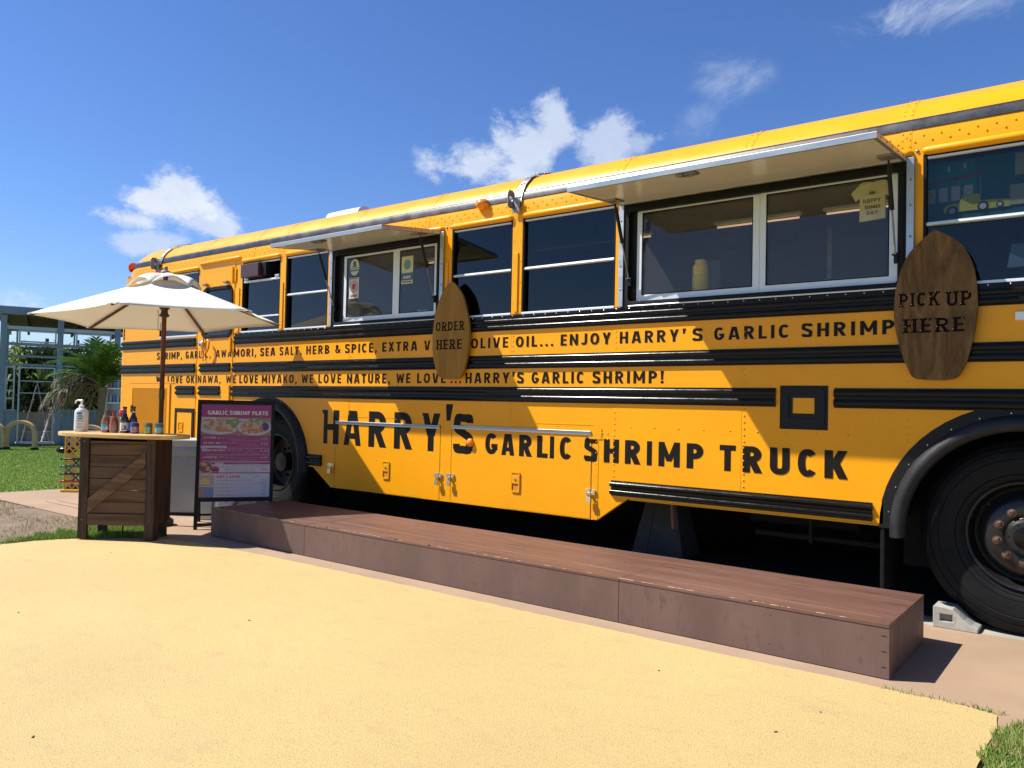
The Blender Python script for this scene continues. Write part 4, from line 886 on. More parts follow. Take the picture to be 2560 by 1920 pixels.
# ---------------- wheel arches, wheels and underside
def arch(cx, zc, r_in, r_flat, span=(0, 180), fr=.62):
    b = MB(); n = 28; rows = []
    for k in range(n+1):
        a = math.radians(span[0]+(span[1]-span[0])*k/n); c, s_ = math.cos(a), math.sin(a)
        rows.append([(cx+r*c, YS-y, zc+r*s_) for r, y in ((r_flat, .002), (r_flat-.004, .006), (r_in+.01, .006), (r_in, -.02))])
    b.grid(rows); f = b.build('wheel_arch', BLKM, bus, smooth=40, flipfix=False)
    b = MB(); rows = []
    for k in range(n+1):
        a = math.radians(span[0]-4+(span[1]-span[0]+8)*k/n); c, s_ = math.cos(a), math.sin(a)
        rows.append([(cx+r*c, YS-y, zc+r*s_) for r, y in ((r_in+.012, .004), (r_in+.004, .030), (r_in-.014, .055), (r_in-.038, .066), (r_in-.062, .058), (r_in-.075, .035), (r_in-.078, .0), (r_in-.070, -.03))])
    b.grid(rows); b.build('rubber_fender', RUBG, f, smooth=60, flipfix=False)
    b = MB()
    for k in range(14):
        a = math.radians(span[0]+8+(span[1]-span[0]-16)*k/13); b.dome((cx+(r_in+.022)*math.cos(a), YS-.006, zc+(r_in+.022)*math.sin(a)), .006, .004)
    b.build('fender_bolts', CHROME, f)
    b = MB(); rows = [[(cx+(r_flat-.02)*math.cos(math.pi*k/20), y, zc+(r_flat-.02)*math.sin(math.pi*k/20)) for k in range(21)] for y in (YS+.03, YS+.75)]
    rows[0] = [(cx+(r_flat-.02)*math.cos(math.pi*k/20), YS+.02, zc+(r_flat-.02)*math.sin(math.pi*k/20)) for k in range(21)]; b.grid(rows)
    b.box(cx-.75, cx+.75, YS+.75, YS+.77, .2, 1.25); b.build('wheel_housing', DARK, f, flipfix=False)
arch(-.41, .53, .665, .736); arch(-7.12, .53, .665, .701)
def tyre_wheel(cx, y0, w, front=True, zc=.528, R=.525):
    wh = MB(); b = MB(); prof_ = [(.292, 0), (.30, -.004), (.315, -.010), (.318, -.006), (.33, -.012), (.345, -.014), (.348, -.010), (.352, -.015), (.40, -.020), (.43, -.019), (.434, -.015), (.440, -.019), (.46, -.016), (.476, -.010), (.479, -.004), (.484, -.008), (.495, -.004), (.505, .004), (.508, .012), (.515, .015), (R, .035)]
    # tread with circumferential grooves
    tr = []; 
    for k in range(5):
        a = .035+(w-.07)*k/5; c = .035+(w-.07)*(k+1)/5; tr += [(R, a+.004), (R, c-.006), (R-.012, c-.004), (R-.012, c)]
    P = prof_+tr+[(R, w-.03), (.50, w+.005), (.40, w+.018), (.30, w)]
    b.lathe([(r, y) for r, y in P], (cx, y0, zc), 72, 'y', cap=False); t = b.build('tyre', RUB, None, smooth=40)
    t.name = 'tyre'
    return t
def reparent(o, p): o.parent = p; o.matrix_parent_inverse = parent_inv(p)
wheel = MB(); wheel.lathe([(.292, .0), (.300, -.010), (.296, -.016), (.284, -.010), (.272, .030), (.262, .075), (.245, .082), (.235, .070), (.225, .02), (.205, -.020), (.185, -.034), (.120, -.036), (.105, -.030), (.100, -.034)], (-.42, YS+.130, .545), 64, 'y', cap=False)
wheel.lathe([(.100, -.034), (.098, -.075), (.085, -.090), (.060, -.094), (.030, -.090), (.0, -.088)], (-.42, YS+.130, .545), 40, 'y', cap=False)
wo_ = wheel.build('front_wheel', mat('wheel_black_paint', (.010, .010, .011), .25, var=.6, vscale=8, rvar=.25, color2=(.016, .013, .011), spec=.4), bus, smooth=35)
tt = tyre_wheel(-.42, YS+.130, .27, zc=.534, R=.533); reparent(tt, wo_)
RUST = mat('rusty_nut', (.20, .115, .075), .4, .6, var=.7, vscale=70)
for k in range(10):
    a = math.radians(12+36*k); x, z = -.42+.143*math.cos(a), .545+.143*math.sin(a)
    b = MB(); b.lathe([(.019, 0), (.019, -.006), (.0155, -.008), (.0155, -.026), (.011, -.028), (.011, -.040), (0, -.042)], (x, YS+.130-.036, z), 6, 'y'); b.lathe([(.0, .0), (.024, -.002), (.024, -.005), (.0, -.006)], (x, YS+.130-.0355, z), 12, 'y', cap=False); b.build('wheel_nut', RUST, wo_)
b = MB(); b.lathe([(.06, 0), (.06, -.006), (.05, -.010), (0, -.012)], (-.42, YS+.130-.092, .545), 20, 'y')
for k in range(6): a = k*math.pi/3; b.dome((-.42+.078*math.cos(a), YS+.042, .545+.078*math.sin(a)), .008, .006)
b.build('hub_cap', BLK, wo_, smooth=40)
b = MB(); b.tube([(-.60, YS+.120, .70), (-.604, YS+.112, .71)], .003, 6); b.build('valve', CHROME, wo_)
# rear dual wheel
wheel = MB(); wheel.lathe([(.292, .0), (.300, -.010), (.284, -.010), (.272, .06), (.250, .13), (.225, .145), (.10, .15), (.095, .05), (.0, .045)], (-7.12, YS+.130, .540), 48, 'y', cap=False)
rw = wheel.build('rear_wheel', MATS['wheel_black_paint'], bus, smooth=35); tt = tyre_wheel(-7.12, YS+.130, .25); reparent(tt, rw); tt = tyre_wheel(-7.12, YS+.47, .25); reparent(tt, rw)
b = MB()
for k in range(10):
    a = math.radians(12+36*k); b.lathe([(.016, 0), (.016, -.02), (.01, -.03), (0, -.03)], (-7.12+.143*math.cos(a), YS+.130+.148, .54+.143*math.sin(a)), 6, 'y')
b.build('wheel_nuts', RUST, rw)
# mud flap, chassis
b = MB(); b.box(-1.135, -1.112, YS+.0, YS+.50, .155, .54); b.build('mud_flap', RUB, bus, bevel=.004)
b = MB(); b.box(XR+.4, 1.8, YS+.80, YS+.88, .62, .90); b.box(XR+.4, 1.8, YS+1.6, YS+1.7, .62, .90)
for xa, xc in ((XR+.3, -7.9), (-6.34, -1.2), (.4, 2.2)): b.box(xa, xc, YS+.05, YS+.78, .88, .925)
b.box(XR+.3, 2.2, YS+.89, YS+2.3, .88, .925)
for X in (-5.6, -4.3, -2.9, -2.0, -1.3): b.box(X, X+.08, YS+.1, YS+2.2, .70, .86)
b.tube([(-.41, YS+.2, .5), (-.41, YS+2.2, .5)], .07, 12); b.tube([(-7.12, YS+.3, .52), (-7.12, YS+2.2, .52)], .09, 12)
b.box(-6.0, -3.1, YS+.04, YS+.60, .385, .87); b.tube([(-1.7, YS+.55, .30), (-1.7, YS+.55, .62)], .015, 8); b.tube([(-2.1, YS+.6, .33), (-1.2, YS+.6, .33)], .02, 8); b.box(-2.3, -1.5, YS+1.0, YS+1.5, .35, .75); b.tube([(-3.0, YS+1.2, .45), (1, YS+1.2, .45)], .05, 10)
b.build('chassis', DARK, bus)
b = MB(); b.tube([(-2.62, YS+.33, .32), (-2.64, YS+.33, .62)], .011, 8); b.build('brake_pipe', mat('rusty_pipe', (.22, .09, .03), .7), bus)
# concrete jack blocks under the chassis
def jack(x, y, w, h, label):
    b = MB(); d = .34
    v = [(x-w/2, y, 0), (x+w/2, y, 0), (x+w/2, y+d, 0), (x-w/2, y+d, 0), (x-w*.16, y+.1, h), (x+w*.16, y+.1, h), (x+w*.16, y+d-.1, h), (x-w*.16, y+d-.1, h)]
    b.add(v, [(0, 1, 5, 4), (1, 2, 6, 5), (2, 3, 7, 6), (3, 0, 4, 7), (4, 5, 6, 7), (0, 3, 2, 1)])
    o = b.build('jack_stand', mat('grey_stand', (.10, .10, .10), .7, var=.3, vscale=8)); b2 = MB(); b2.bar((x-w*.22, y-.004, 0), (x-w*.06, y+.09, h), .02, .01, (0, 1, 0)); b2.build('rib', MATS['grey_stand'], o); tag(o, label, 'jack stand')
jack(-3.02, 5.86, .46, .70, 'grey tapered jack stand under the truck behind the middle of the long step'); 0 and jack(-5.75, 5.75, .46, .62, 'grey tapered jack stand under the truck beside the rear wheel')

# ---------------- concrete wheel chock
t = thing('wheel_chock', 'pale concrete wedge block chocking the front truck wheel', 'chock', (-.76, 5.05, 0))
CH = mat('chock_concrete', (.42, .40, .34), .85, var=.3, vscale=14, bump=.0015, bscale=120, speck=.3, sscale=150)
b = MB(); pr = [(-.862, 0), (-.640, 0), (-.640, .020), (-.672, .034), (-.705, .058), (-.735, .088), (-.762, .112), (-.855, .120), (-.862, .114)]
hole = [(-.826, .038), (-.764, .038), (-.764, .078), (-.826, .078)]
b.plate(pr, 5.035, 5.07, [hole]); b.build('face', CH, t, bevel=.004)
b = MB(); b.plate(pr, 5.0702, 5.20); b.build('block', CH, t, bevel=.006)

# ---------------- long brown step platform
ST1 = mat('brown_painted_board', (.118, .058, .042), .34, color2=(.150, .078, .058), vscale=9, bump=.0006, bscale=50, stretch=(.10, 1, 1), rvar=.3, speck=.4, sscale=34)
ST2 = mat('brown_painted_face', (.146, .085, .067), .50, color2=(.112, .064, .050), vscale=4.5, bump=.0005, bscale=60, stretch=(1, 1, .35), rvar=.2, speck=.25, sscale=40)
stp = thing('step_platform', 'long low brown painted plywood step in front of the food truck', 'step', (-3.5, 4.27, 0))
SX = [(-6.30, -4.97), (-4.968, -2.226), (-2.224, -.838)]
for k, (a, c) in enumerate(SX):
    b = MB(); b.box(a, c, 3.882, 4.652, .231, .249-.0008*(k % 2)); b.build('top_board', ST1, stp, bevel=.0025)
for a, c in ((-6.30, -5.01), (-5.008, -2.232), (-2.230, -.838)):
    b = MB(); b.box(a, c, 3.885, 3.903, .003, .2305); b.build('front_board', ST2, stp, bevel=.002)
b = MB(); b.box(-.856, -.839, 3.904, 4.650, .003, .2305); b.build('end_board', ST2, stp, bevel=.002)
b = MB(); b.box(-6.299, -6.281, 3.904, 4.650, .003, .2305); b.build('end_board', ST2, stp, bevel=.002)
b = MB(); b.box(-6.28, -.857, 4.63, 4.649, .003, .2305); b.build('back_board', ST2, stp)
b = MB()
for X in [-6.2+.47*k+random.uniform(-.12, .12) for k in range(11)]:
    for z in (.05, .19):
        if random.random() < .35: continue
        b.dome((X+random.uniform(-.01, .01), 3.885, z+random.uniform(-.008, .008)), .0045, .0015)
for z in (.055, .125, .195): b.dome((-.86, 3.885, z), .005, .0015); b.box(-.873, -.852, 3.8838, 3.8849, z-.003, z+.001)
o = b.build('screw_heads', mat('dark_screw', (.03, .02, .015), .6), stp); o['kind'] = 'stuff'
b = MB()
for k in range(70):                                        # chipped pale paint along the front edge
    X = random.uniform(-6.28, -.86); L = random.uniform(.006, .05)
    b.box(X, X+L, 3.8815, 3.8850, .2485-random.uniform(0, .002), .2496)
o = b.build('chipped_paint', mat('chipped_wood', (.55, .42, .33), .7), stp); o['kind'] = 'stuff'
b = MB(); b.add([(-4.9, 4.12, .2496), (-2.3, 4.05, .2496), (-2.3, 4.053, .2496), (-4.9, 4.123, .2496)], [(0, 1, 2, 3)]); b.add([(-2.2, 4.02, .2496), (-.9, 4.00, .2496), (-.9, 4.002, .2496), (-2.2, 4.022, .2496)], [(0, 1, 2, 3)]); b.build('scratch', mat('chipped_wood', (.5, .4, .3)), stp)

# ---------------- surfboard signs
def surf(name, label, outline, mm, rows, ybase, cscale, screws):
    s_ = ybase/YS; S = lambda x, z, y=0: (x*s_, ybase+y, 1.2+(z-1.2)*s_)
    P = []
    n = len(outline)
    for i in range(n):                                       # smooth the outline except at the tip
        p0, p1, p2, p3 = outline[i-1], outline[i], outline[(i+1) % n], outline[(i+2) % n]
        if i == 0: p0 = (2*p1[0]-p2[0]+.01, p1[1]+.04)
        if (i+1) % n == 0: p3 = (2*p2[0]-p1[0], p2[1]+.04)
        for k in range(5):
            u = k/5; P.append(tuple(.5*(2*p1[j]+(p2[j]-p0[j])*u+(2*p0[j]-5*p1[j]+4*p2[j]-p3[j])*u*u+(3*p1[j]-p0[j]-3*p2[j]+p3[j])*u**3) for j in (0, 1)))
    cx = sum(p[0] for p in P)/len(P)*s_
    t = thing(name, label, 'sign', (cx, ybase, S(0, min(p[1] for p in P))[2]), 'surfboard shaped wooden signs')
    b = MB(); b.plate(P, 0, .022, fn=lambda x, z, y: S(x, z, y)); b.build('board', mm, t, bevel=.004)
    for txt, a, c, z0, cap in rows:
        b = MB(); word(b, txt, a, c, z0, cap, .155, .26, -.002, lambda x, z, y: (S(x, z)[0], ybase+y, S(x, z)[2]), slab=True, hgt=.0035, step=.00015)
        b.build('lettering', BURN, t, flipfix=False)
    b = MB()
    for x, z in screws: b.dome(S(x, z, -.003), .0036, .0025)
    o = b.build('screw', CHROME, t)
    b = MB(); q = S(cx/s_, 1.80); b.box(q[0]-.03, q[0]+.03, ybase+.023, YS-.004, q[2]-.05, q[2]+.05); b.build('mounting_block', BLKM, t)
o1 = [(-4.560, 2.246), (-4.660, 2.165), (-4.735, 2.000), (-4.765, 1.84), (-4.768, 1.72), (-4.751, 1.580), (-4.705, 1.46), (-4.675, 1.425), (-4.600, 1.409), (-4.52, 1.408), (-4.450, 1.420), (-4.415, 1.455), (-4.375, 1.56), (-4.352, 1.70), (-4.351, 1.83), (-4.374, 1.95), (-4.440, 2.125)]
o2 = [(-.862, 2.248), (-.940, 2.185), (-1.005, 2.108), (-1.050, 1.985), (-1.071, 1.855), (-1.067, 1.705), (-1.031, 1.552), (-.992, 1.448), (-.965, 1.405), (-.905, 1.394), (-.815, 1.392), (-.755, 1.402), (-.724, 1.438), (-.690, 1.525), (-.655, 1.70), (-.647, 1.83), (-.666, 2.010), (-.718, 2.137), (-.800, 2.212)]
surf('surfboard_sign', 'light oak surfboard sign reading ORDER HERE beside the smaller serving window', o1, BOARD1, [('ORDER', -4.731, -4.408, 1.822, .076), ('HERE', -4.716, -4.432, 1.663, .082)], 4.955, 1, [(-4.732, 1.86), (-4.70, 1.86), (-4.66, 1.85), (-4.625, 1.885), (-4.55, 1.86), (-4.52, 1.835), (-4.48, 1.89), (-4.45, 1.855), (-4.415, 1.89), (-4.71, 1.70), (-4.68, 1.70), (-4.55, 1.70), (-4.47, 1.74), (-4.48, 1.67)])
surf('surfboard_sign', 'dark walnut surfboard sign reading PICK UP HERE at the right of the wide window', o2, BOARD2, [('PICK', -1.041, -.838, 1.815, .078), ('UP', -.797, -.678, 1.808, .080), ('HERE', -1.016, -.712, 1.663, .080)], 4.955, 1, [(-1.035, 1.824), (-1.00, 1.882), (-.978, 1.828), (-.948, 1.888), (-.91, 1.835), (-.88, 1.868), (-.855, 1.895), (-.79, 1.888), (-.762, 1.838), (-.69, 1.878), (-.73, 1.82), (-1.01, 1.70), (-.975, 1.702), (-.893, 1.735), (-.93, 1.675), (-.848, 1.695), (-.81, 1.72), (-.767, 1.678), (-.722, 1.738)])
# ---------------- A-frame menu sign
FL = Vector((-6.715, 3.965)); FE = Vector((.567, .824)); FN = Vector((-.824, .567)); SW_ = .685
def SP(u, z, w=0.0): p = FL+FE*(u*SW_)+FN*(.11*z/1.18)-FN*w; return (p.x, p.y, z)
ms = thing('menu_board', 'black A-frame menu board headed GARLIC SHRIMP PLATE between the planter table and the step', 'menu sign', (-6.75, 4.2, 0))
def sbox(b, u0, u1, z0, z1, w0, w1):
    v = [SP(u, z, w) for w in (w0, w1) for z in (z0, z1) for u in (u0, u1)]
    b.add(v, [(0, 2, 3, 1), (4, 5, 7, 6), (0, 1, 5, 4), (2, 6, 7, 3), (0, 4, 6, 2), (1, 3, 7, 5)])
for u0, u1, z0, z1 in ((0, .047, 0, 1.185), (.953, 1, 0, 1.185), (.047, .953, 1.145, 1.185), (.047, .953, .25, .285), (.047, .953, .03, .055)):
    b = MB(); sbox(b, u0, u1, z0, z1, -.012, .018); b.build('frame_bar', BLKM, ms, bevel=.002)
for u in (.02, .98):
    b = MB(); p0 = Vector(SP(u, 1.17, -.015)); q = FL+FE*(u*SW_)+FN*.50; b.bar(p0, (q.x, q.y, .0), .028, .022); b.build('back_leg', BLKM, ms, bevel=.002)
b = MB(); qa = FL+FN*.47+FE*.01; qb = qa+FE*(SW_-.02); b.bar((qa.x, qa.y, .07), (qb.x, qb.y, .07), .02, .02); b.build('back_bar', BLKM, ms)
MAG = mat('menu_magenta', (.30, .036, .135), .35, var=.05, vscale=3); MWH = mat('menu_white', (.52, .52, .57), .35); MPK = mat('menu_pink_text', (.52, .33, .40), .4); MTX = mat('menu_dark_text', (.16, .12, .17), .4); MRD = mat('menu_red_text', (.50, .07, .13), .4); MLW = mat('menu_light', (.62, .55, .56), .4)
def M_(x, y, w=0.0): return SP((x-122)/833.0, 1.14-(y-225)*.86/1030.0, w)
b = MB(); sbox(b, .047, .953, .285, 1.145, .004, .010); pn = b.build('menu_panel', MAG, ms)
LV = [0]
def mpoly(polys, m, name='print_shape', par=pn, lift=None):
    LV[0] += 1; w = .0102+LV[0]*.00006; b = MB()
    for k, p in enumerate(polys): b.add([M_(x, y, w+k*.000004) for x, y in p], [tuple(range(len(p)))])
    return b.build(name, m, par, flipfix=False)
R4 = lambda a, c, d, e: [(a, d), (c, d), (c, e), (a, e)]
def mtext(items, m, name='print_text'):
    LV[0] += 1; w = .0102+LV[0]*.00006; b = MB()
    for txt, x0, yb, x1, cap in items:
        vs, fs = font_mesh(txt, 1.0, 'menu_text')
        if not vs: continue
        mx = max(v[0] for v in vs); mn = min(v[0] for v in vs)
        sx = (x1-x0)/max(.01, mx-mn); sy_ = cap/.70
        b.add([M_(x0+(v[0]-mn)*sx, yb-v[1]*sy_, w) for v in vs], fs)
    return b.build(name, m, pn, flipfix=False)
mpoly([R4(159, 541, 362, 560), R4(543, 918, 366, 566)], mat('photo_table_cloth', (0.294, 0.168, 0.140), .5), 'food_photo')
mpoly([[(165, 366), (540, 366), (540, 440), (165, 440)]], mat('photo_rice', (0.434, 0.364, 0.280), .5))
ell = lambda cx, cy, rx, ry, n=26: [(cx+rx*math.cos(2*math.pi*k/n), cy+ry*math.sin(2*math.pi*k/n)) for k in range(n)]
clipx = lambda P, a, c: [(min(max(x, a), c), y) for x, y in P]
mpoly([clipx(ell(350, 475, 215, 78), 160, 540), clipx(ell(735, 470, 188, 92), 545, 918)], mat('photo_plate', (0.476, 0.462, 0.462), .5), 'plate_photo')
mpoly([clipx(ell(350, 468, 190, 62), 165, 540), clipx(ell(735, 465, 165, 76), 552, 910)], mat('photo_plate_in', (0.406, 0.350, 0.294), .5))
rg = random.Random(5)
LG = mat('photo_lettuce', (0.154, 0.252, 0.056), .5); SHR = mat('photo_shrimp', (0.406, 0.182, 0.070), .5); SHL = mat('photo_shrimp_light', (0.518, 0.336, 0.182), .5); PUR = mat('photo_cabbage', (.10, .03, .16), .5)
mpoly([ell(480+rg.uniform(-40, 50), 410+rg.uniform(-30, 60), 26, 18, 7) for k in range(9)]+[ell(690+rg.uniform(-40, 150), 395+rg.uniform(-16, 16), 28, 14, 7) for k in range(9)], LG, 'lettuce_photo')
mpoly([ell(245+rg.uniform(-30, 150), 410+rg.uniform(-20, 80), 26, 13, 8) for k in range(16)]+[ell(330+rg.uniform(0, 160), 480+rg.uniform(-20, 36), 26, 12, 8) for k in range(14)]+[ell(600+rg.uniform(0, 210), 440+rg.uniform(-30, 90), 22, 15, 8) for k in range(26)], SHR, 'shrimp_photo')
mpoly([ell(250+rg.uniform(-30, 240), 430+rg.uniform(-30, 70), 13, 7, 7) for k in range(26)]+[ell(605+rg.uniform(0, 200), 440+rg.uniform(-30, 90), 12, 8, 7) for k in range(26)], SHL, 'shrimp_photo')
mpoly([ell(852, 462, 42, 48, 12)], PUR, 'cabbage_photo')
mpoly([R4(172, 318, 364, 382), R4(192, 332, 516, 534), R4(565, 670, 382, 400), R4(168, 340, 680, 704), R4(342, 442, 680, 706), R4(322, 412, 866, 886)], MWH, 'caption_box')
mpoly([R4(276, 918, 853, 860), R4(180, 240, 712, 740), R4(228, 896, 778, 781), R4(893, 896, 704, 781), R4(430, 896, 703, 706), R4(160, 918, 886, 972)], MWH, 'print_band')
mpoly([R4(146, 918, 984, 1243)], MWH, 'print_band'); mpoly([R4(160, 918, 972, 978)], MRD)
mpoly([R4(146, 322, 1000, 1120)], mat('photo_fries_bg', (.42, .36, .30), .5)); mpoly([[(160, 1100), (280, 1100), (262, 1050), (215, 1028), (172, 1055)]], mat('photo_fries', (.66, .50, .20), .5), 'fries_photo')
mpoly([R4(146, 318, 1130, 1243)], mat('photo_drinks_bg', (.20, .24, .34), .5))
mpoly([R4(155+38*k, 185+38*k, 1145, 1235) for k in (0, 1)], mat('photo_can_red', (.45, .22, .20), .5), 'drink_photo'); mpoly([R4(236+40*k, 268+40*k, 1140, 1235) for k in (0, 1)], mat('photo_can_blue', (.16, .26, .46), .5), 'drink_photo')
mpoly([ell(225, 915, 74, 68)], MWH); mpoly([ell(225, 915, 69, 63)], mat('photo_beef', (.24, .07, .06), .5), 'beef_photo'); mpoly([ell(210, 885, 34, 20, 9), ell(250, 930, 22, 26, 9)], SHL, 'egg_photo')
mpoly([ell(328, 942, 45, 42)], MRD); mpoly([[(290, 930), (366, 930), (360, 955), (296, 955)]], PUR)
mtext([('GARLIC SHRIMP PLATE', 228, 334, 878, 44)], MLW)
# make the heading heavier with strokes of its own
b = MB(); LV[0] += 1; ww_ = .0102+LV[0]*.00006
for txt, a, c in (('GARLIC', 228, 438), ('SHRIMP', 463, 682), ('PLATE', 706, 878)): word(b, txt, a, c, 0, 1, .24, .2, 0, lambda X, Z, dy: M_(X, 333-Z*44, ww_-dy*.2))
b.build('heading', MLW, pn, flipfix=False)
b = MB()
for txt, a, c in (('SIDE', 346, 428), ('&', 446, 466), ('DRINK', 482, 596)): word(b, txt, a, c, 0, 1, .24, .2, 0, lambda X, Z, dy: M_(X, 1033-Z*27, ww_-dy*.2))
b.build('heading', MRD, pn, flipfix=False)
b = MB()
for txt, a, c, y in (('PLAIN', 250, 322, 598), ('SPICY', 248, 315, 656), ('HOT', 330, 380, 656), ('BUTTER', 248, 338, 738), ('GARLIC', 350, 430, 738), ('SPECIAL', 242, 348, 815)): word(b, txt, a, c, 0, 1, .24, .2, 0, lambda X, Z, dy: M_(X, y-Z*18, ww_-dy*.2))
b.build('dish_names', MLW, pn, flipfix=False)
mtext([('#1', 194, 600, 234, 22), ('#2', 192, 657, 236, 22), ('#4', 190, 816, 234, 22), ('プレーン', 338, 598, 415, 17), ('スパイシーホット', 400, 656, 556, 17), ('バターガーリック', 443, 738, 606, 17), ('スペシャル', 366, 814, 464, 17),
       ('¥1,000', 806, 606, 886, 18), ('¥1,200', 806, 663, 886, 18), ('¥1,200', 806, 743, 886, 18), ('¥1,400', 806, 817, 886, 18)], MLW)
mtext([('プリプリのエビをガーリックで', 445, 596, 665, 9), ('Garlic shrimp with rice and salad', 460, 611, 640, 8), ('PLAIN GARLIC SHRIMP PLATE', 480, 626, 788, 8), ('ピリ辛でやみつきになる味', 572, 654, 760, 9), ('Hot and spicy garlic shrimp', 586, 668, 752, 8), ('SPICY HOT SAUCE', 592, 683, 790, 8),
       ('バターと醤油の香り', 620, 735, 740, 9), ('Butter and soy sauce', 650, 749, 790, 8), ('BUTTER GARLIC SHRIMP', 500, 766, 790, 8), ('季節のスペシャルメニュー', 478, 812, 784, 9), ('Ask our staff for today\'s special', 490, 828, 752, 8), ('SPECIAL GARLIC SHRIMP PLATE', 270, 843, 786, 8),
       ('Tax incl. ¥1,100', 808, 624, 886, 7), ('Tax incl. ¥1,320', 808, 679, 886, 7), ('Tax incl. ¥1,320', 808, 759, 886, 7), ('Tax incl. ¥1,540', 808, 834, 886, 7), ('ワンコインコンボ +¥500で宮古牛をプラス', 430, 882, 800, 10)], MPK)
mtext([('#3', 186, 737, 233, 20), ('The Most Popular!!', 176, 379, 314, 10), ('#3 BUTTER GARLIC', 197, 531, 328, 10), ('#2 SPICY HOT', 570, 397, 665, 10), ('The Most Popular!!', 172, 699, 336, 13), ('人気No.1', 348, 701, 436, 15), ('おすすめ!', 328, 883, 408, 13)], MTX)
mtext([('+ #5', 362, 916, 422, 17), ('OKINAWAN "MIYAKO BEEF" ONE COIN COMBO', 428, 914, 886, 15), ('+ ¥500', 802, 944, 886, 18)], MRD)
mtext([('(宮古牛)テイスティングポーション', 428, 938, 754, 12), ('ごはんの上にのせてお召し上がりください', 428, 952, 756, 8), ('TASTING PORTION', 428, 968, 556, 7), ('MIYAKO BEEF ON RICE', 598, 968, 750, 7), ('Tax incl. ¥550', 822, 956, 886, 7), ('https order online', 680, 1000, 776, 7), ('tel order', 712, 1018, 796, 7), ('open daily', 730, 1032, 796, 7)], MTX)
mtext([('#6', 340, 1068, 362, 13), ('"SHIRISHIRI" FRENCH FRIES', 376, 1068, 624, 13), ('しりしりポテト', 636, 1066, 734, 11), ('¥400', 836, 1064, 876, 12), ('#7', 340, 1108, 362, 13), ('HAWAIIAN SUN', 378, 1108, 512, 13), ('ハワイアンサン', 520, 1106, 622, 10), ('Made in Hawaii', 628, 1105, 772, 8), ('each ¥300', 790, 1100, 876, 12),
       ('#8', 338, 1147, 360, 13), ('KONA BEER', 378, 1147, 480, 13), ('コナビール (Made in HAWAII)', 498, 1145, 704, 10), ('¥700', 834, 1137, 876, 12), ('#9', 338, 1186, 360, 13), ('ORION BEER', 378, 1186, 488, 13), ('オリオンビール', 498, 1184, 604, 10), ('¥600', 834, 1173, 876, 12),
       ('#10', 336, 1227, 370, 13), ('ORION CLEAR FREE', 378, 1227, 530, 13), ('オリオンクリアフリー ノンアルコールビール', 532, 1225, 820, 8), ('¥500', 834, 1218, 876, 12), ('Tax incl. ¥440', 826, 1075, 876, 6), ('Tax incl. ¥330', 826, 1111, 876, 6), ('Tax incl. ¥770', 826, 1148, 876, 6), ('Tax incl. ¥660', 826, 1184, 876, 6), ('Tax incl. ¥550', 826, 1229, 876, 6)], MTX)

# ---------------- planter-style table
TA = Vector((-6.875, 3.020)); TE = Vector((.795, .605)); TN = Vector((-.605, .795)); TW, TD = .632, .34
def TP(u, n_, z): p = TA+TE*u+TN*n_; return (p.x, p.y, z)
tb = thing('crate_table', 'dark stained wooden crate stand with a diagonal brace and a pale surfboard shaped top', 'table', (-6.7, 3.35, 0))
def tbox(u0, u1, n0, n1, z0, z1, name, m=WOODD, bev=.003, taper=0):
    b = MB(); v = [TP(u, n_, z) for z in (z0, z1) for n_ in (n0, n1) for u in (u0, u1)]
    b.add(v, [(0, 2, 3, 1), (4, 5, 7, 6), (0, 1, 5, 4), (2, 6, 7, 3), (0, 4, 6, 2), (1, 3, 7, 5)]); return b.build(name, m, tb, bevel=bev)
for u0, n0 in ((0, 0), (TW-.075, 0), (0.02, TD-.06), (TW-.095, TD-.06)):
    tbox(u0, u0+.075, n0, n0+.032, .012 if n0 == 0 else .0, .855, 'corner_post', WOODDZ)
tbox(.0, .028, .034, .10, .006, .855, 'corner_post', WOODDZ); tbox(TW-.028, TW, .034, .10, .006, .855, 'corner_post', WOODDZ)
tbox(.077, TW-.077, .002, .028, .128, .222, 'bottom_rail')
tbox(.077, TW-.077, .008, .026, .806, .826, 'top_rail')
for k in range(6): tbox(.077, TW-.077, .016+random.uniform(0, .002), .034, .226+.0965*k, .319+.0965*k, 'plank')
for k in range(3):
    for u in (0.004, TW-.024): tbox(u, u+.018, .102+.078*k, .176+.078*k, .13, .84, 'side_plank', WOODDZ)
for k in range(3): tbox(.08, TW-.08, TD-.03, TD-.012, .15+.24*k, .36+.24*k, 'back_plank')
tbox(.01, TW-.01, .04, TD-.03, .80, .812, 'shelf', WOODD)
b = MB(); a, c = (.080, .245), (TW-.080, .715); d = Vector((c[0]-a[0], c[1]-a[1])).normalized(); nn = Vector((-d.y, d.x))*.047
pl = [(.0785, .222), (.0785, .345), (TW-.0785-.0, .745), (TW-.0785, .625)]
b.add([TP(u, n_, z) for n_ in (-.004, .0155) for u, z in pl], [(0, 1, 2, 3), (7, 6, 5, 4)]+[(i, (i+1) % 4, (i+1) % 4+4, i+4) for i in range(4)]); b.build('diagonal_brace', BRACE, tb, bevel=.003)
b = MB(); b.tube([TP(.30, .16, .0), TP(.30, .16, .13)], .006, 8); b.build('ground_pin', BLKM, tb)
b = MB()
for u in (.035, TW-.035):
    for z in (.17, .82): b.v += []; p = TP(u, -.001, z); b.obox(p, (.004, .003, 0), (-.0008, .0012, 0), (0, 0, .004))
b.build('screw_heads', STEEL, tb)
BA = math.radians(22); BE = Vector((math.cos(BA), math.sin(BA))); BN = Vector((-BE.y, BE.x)); BC = TA+TE*.275+TN*.15
b = MB(); pts = []
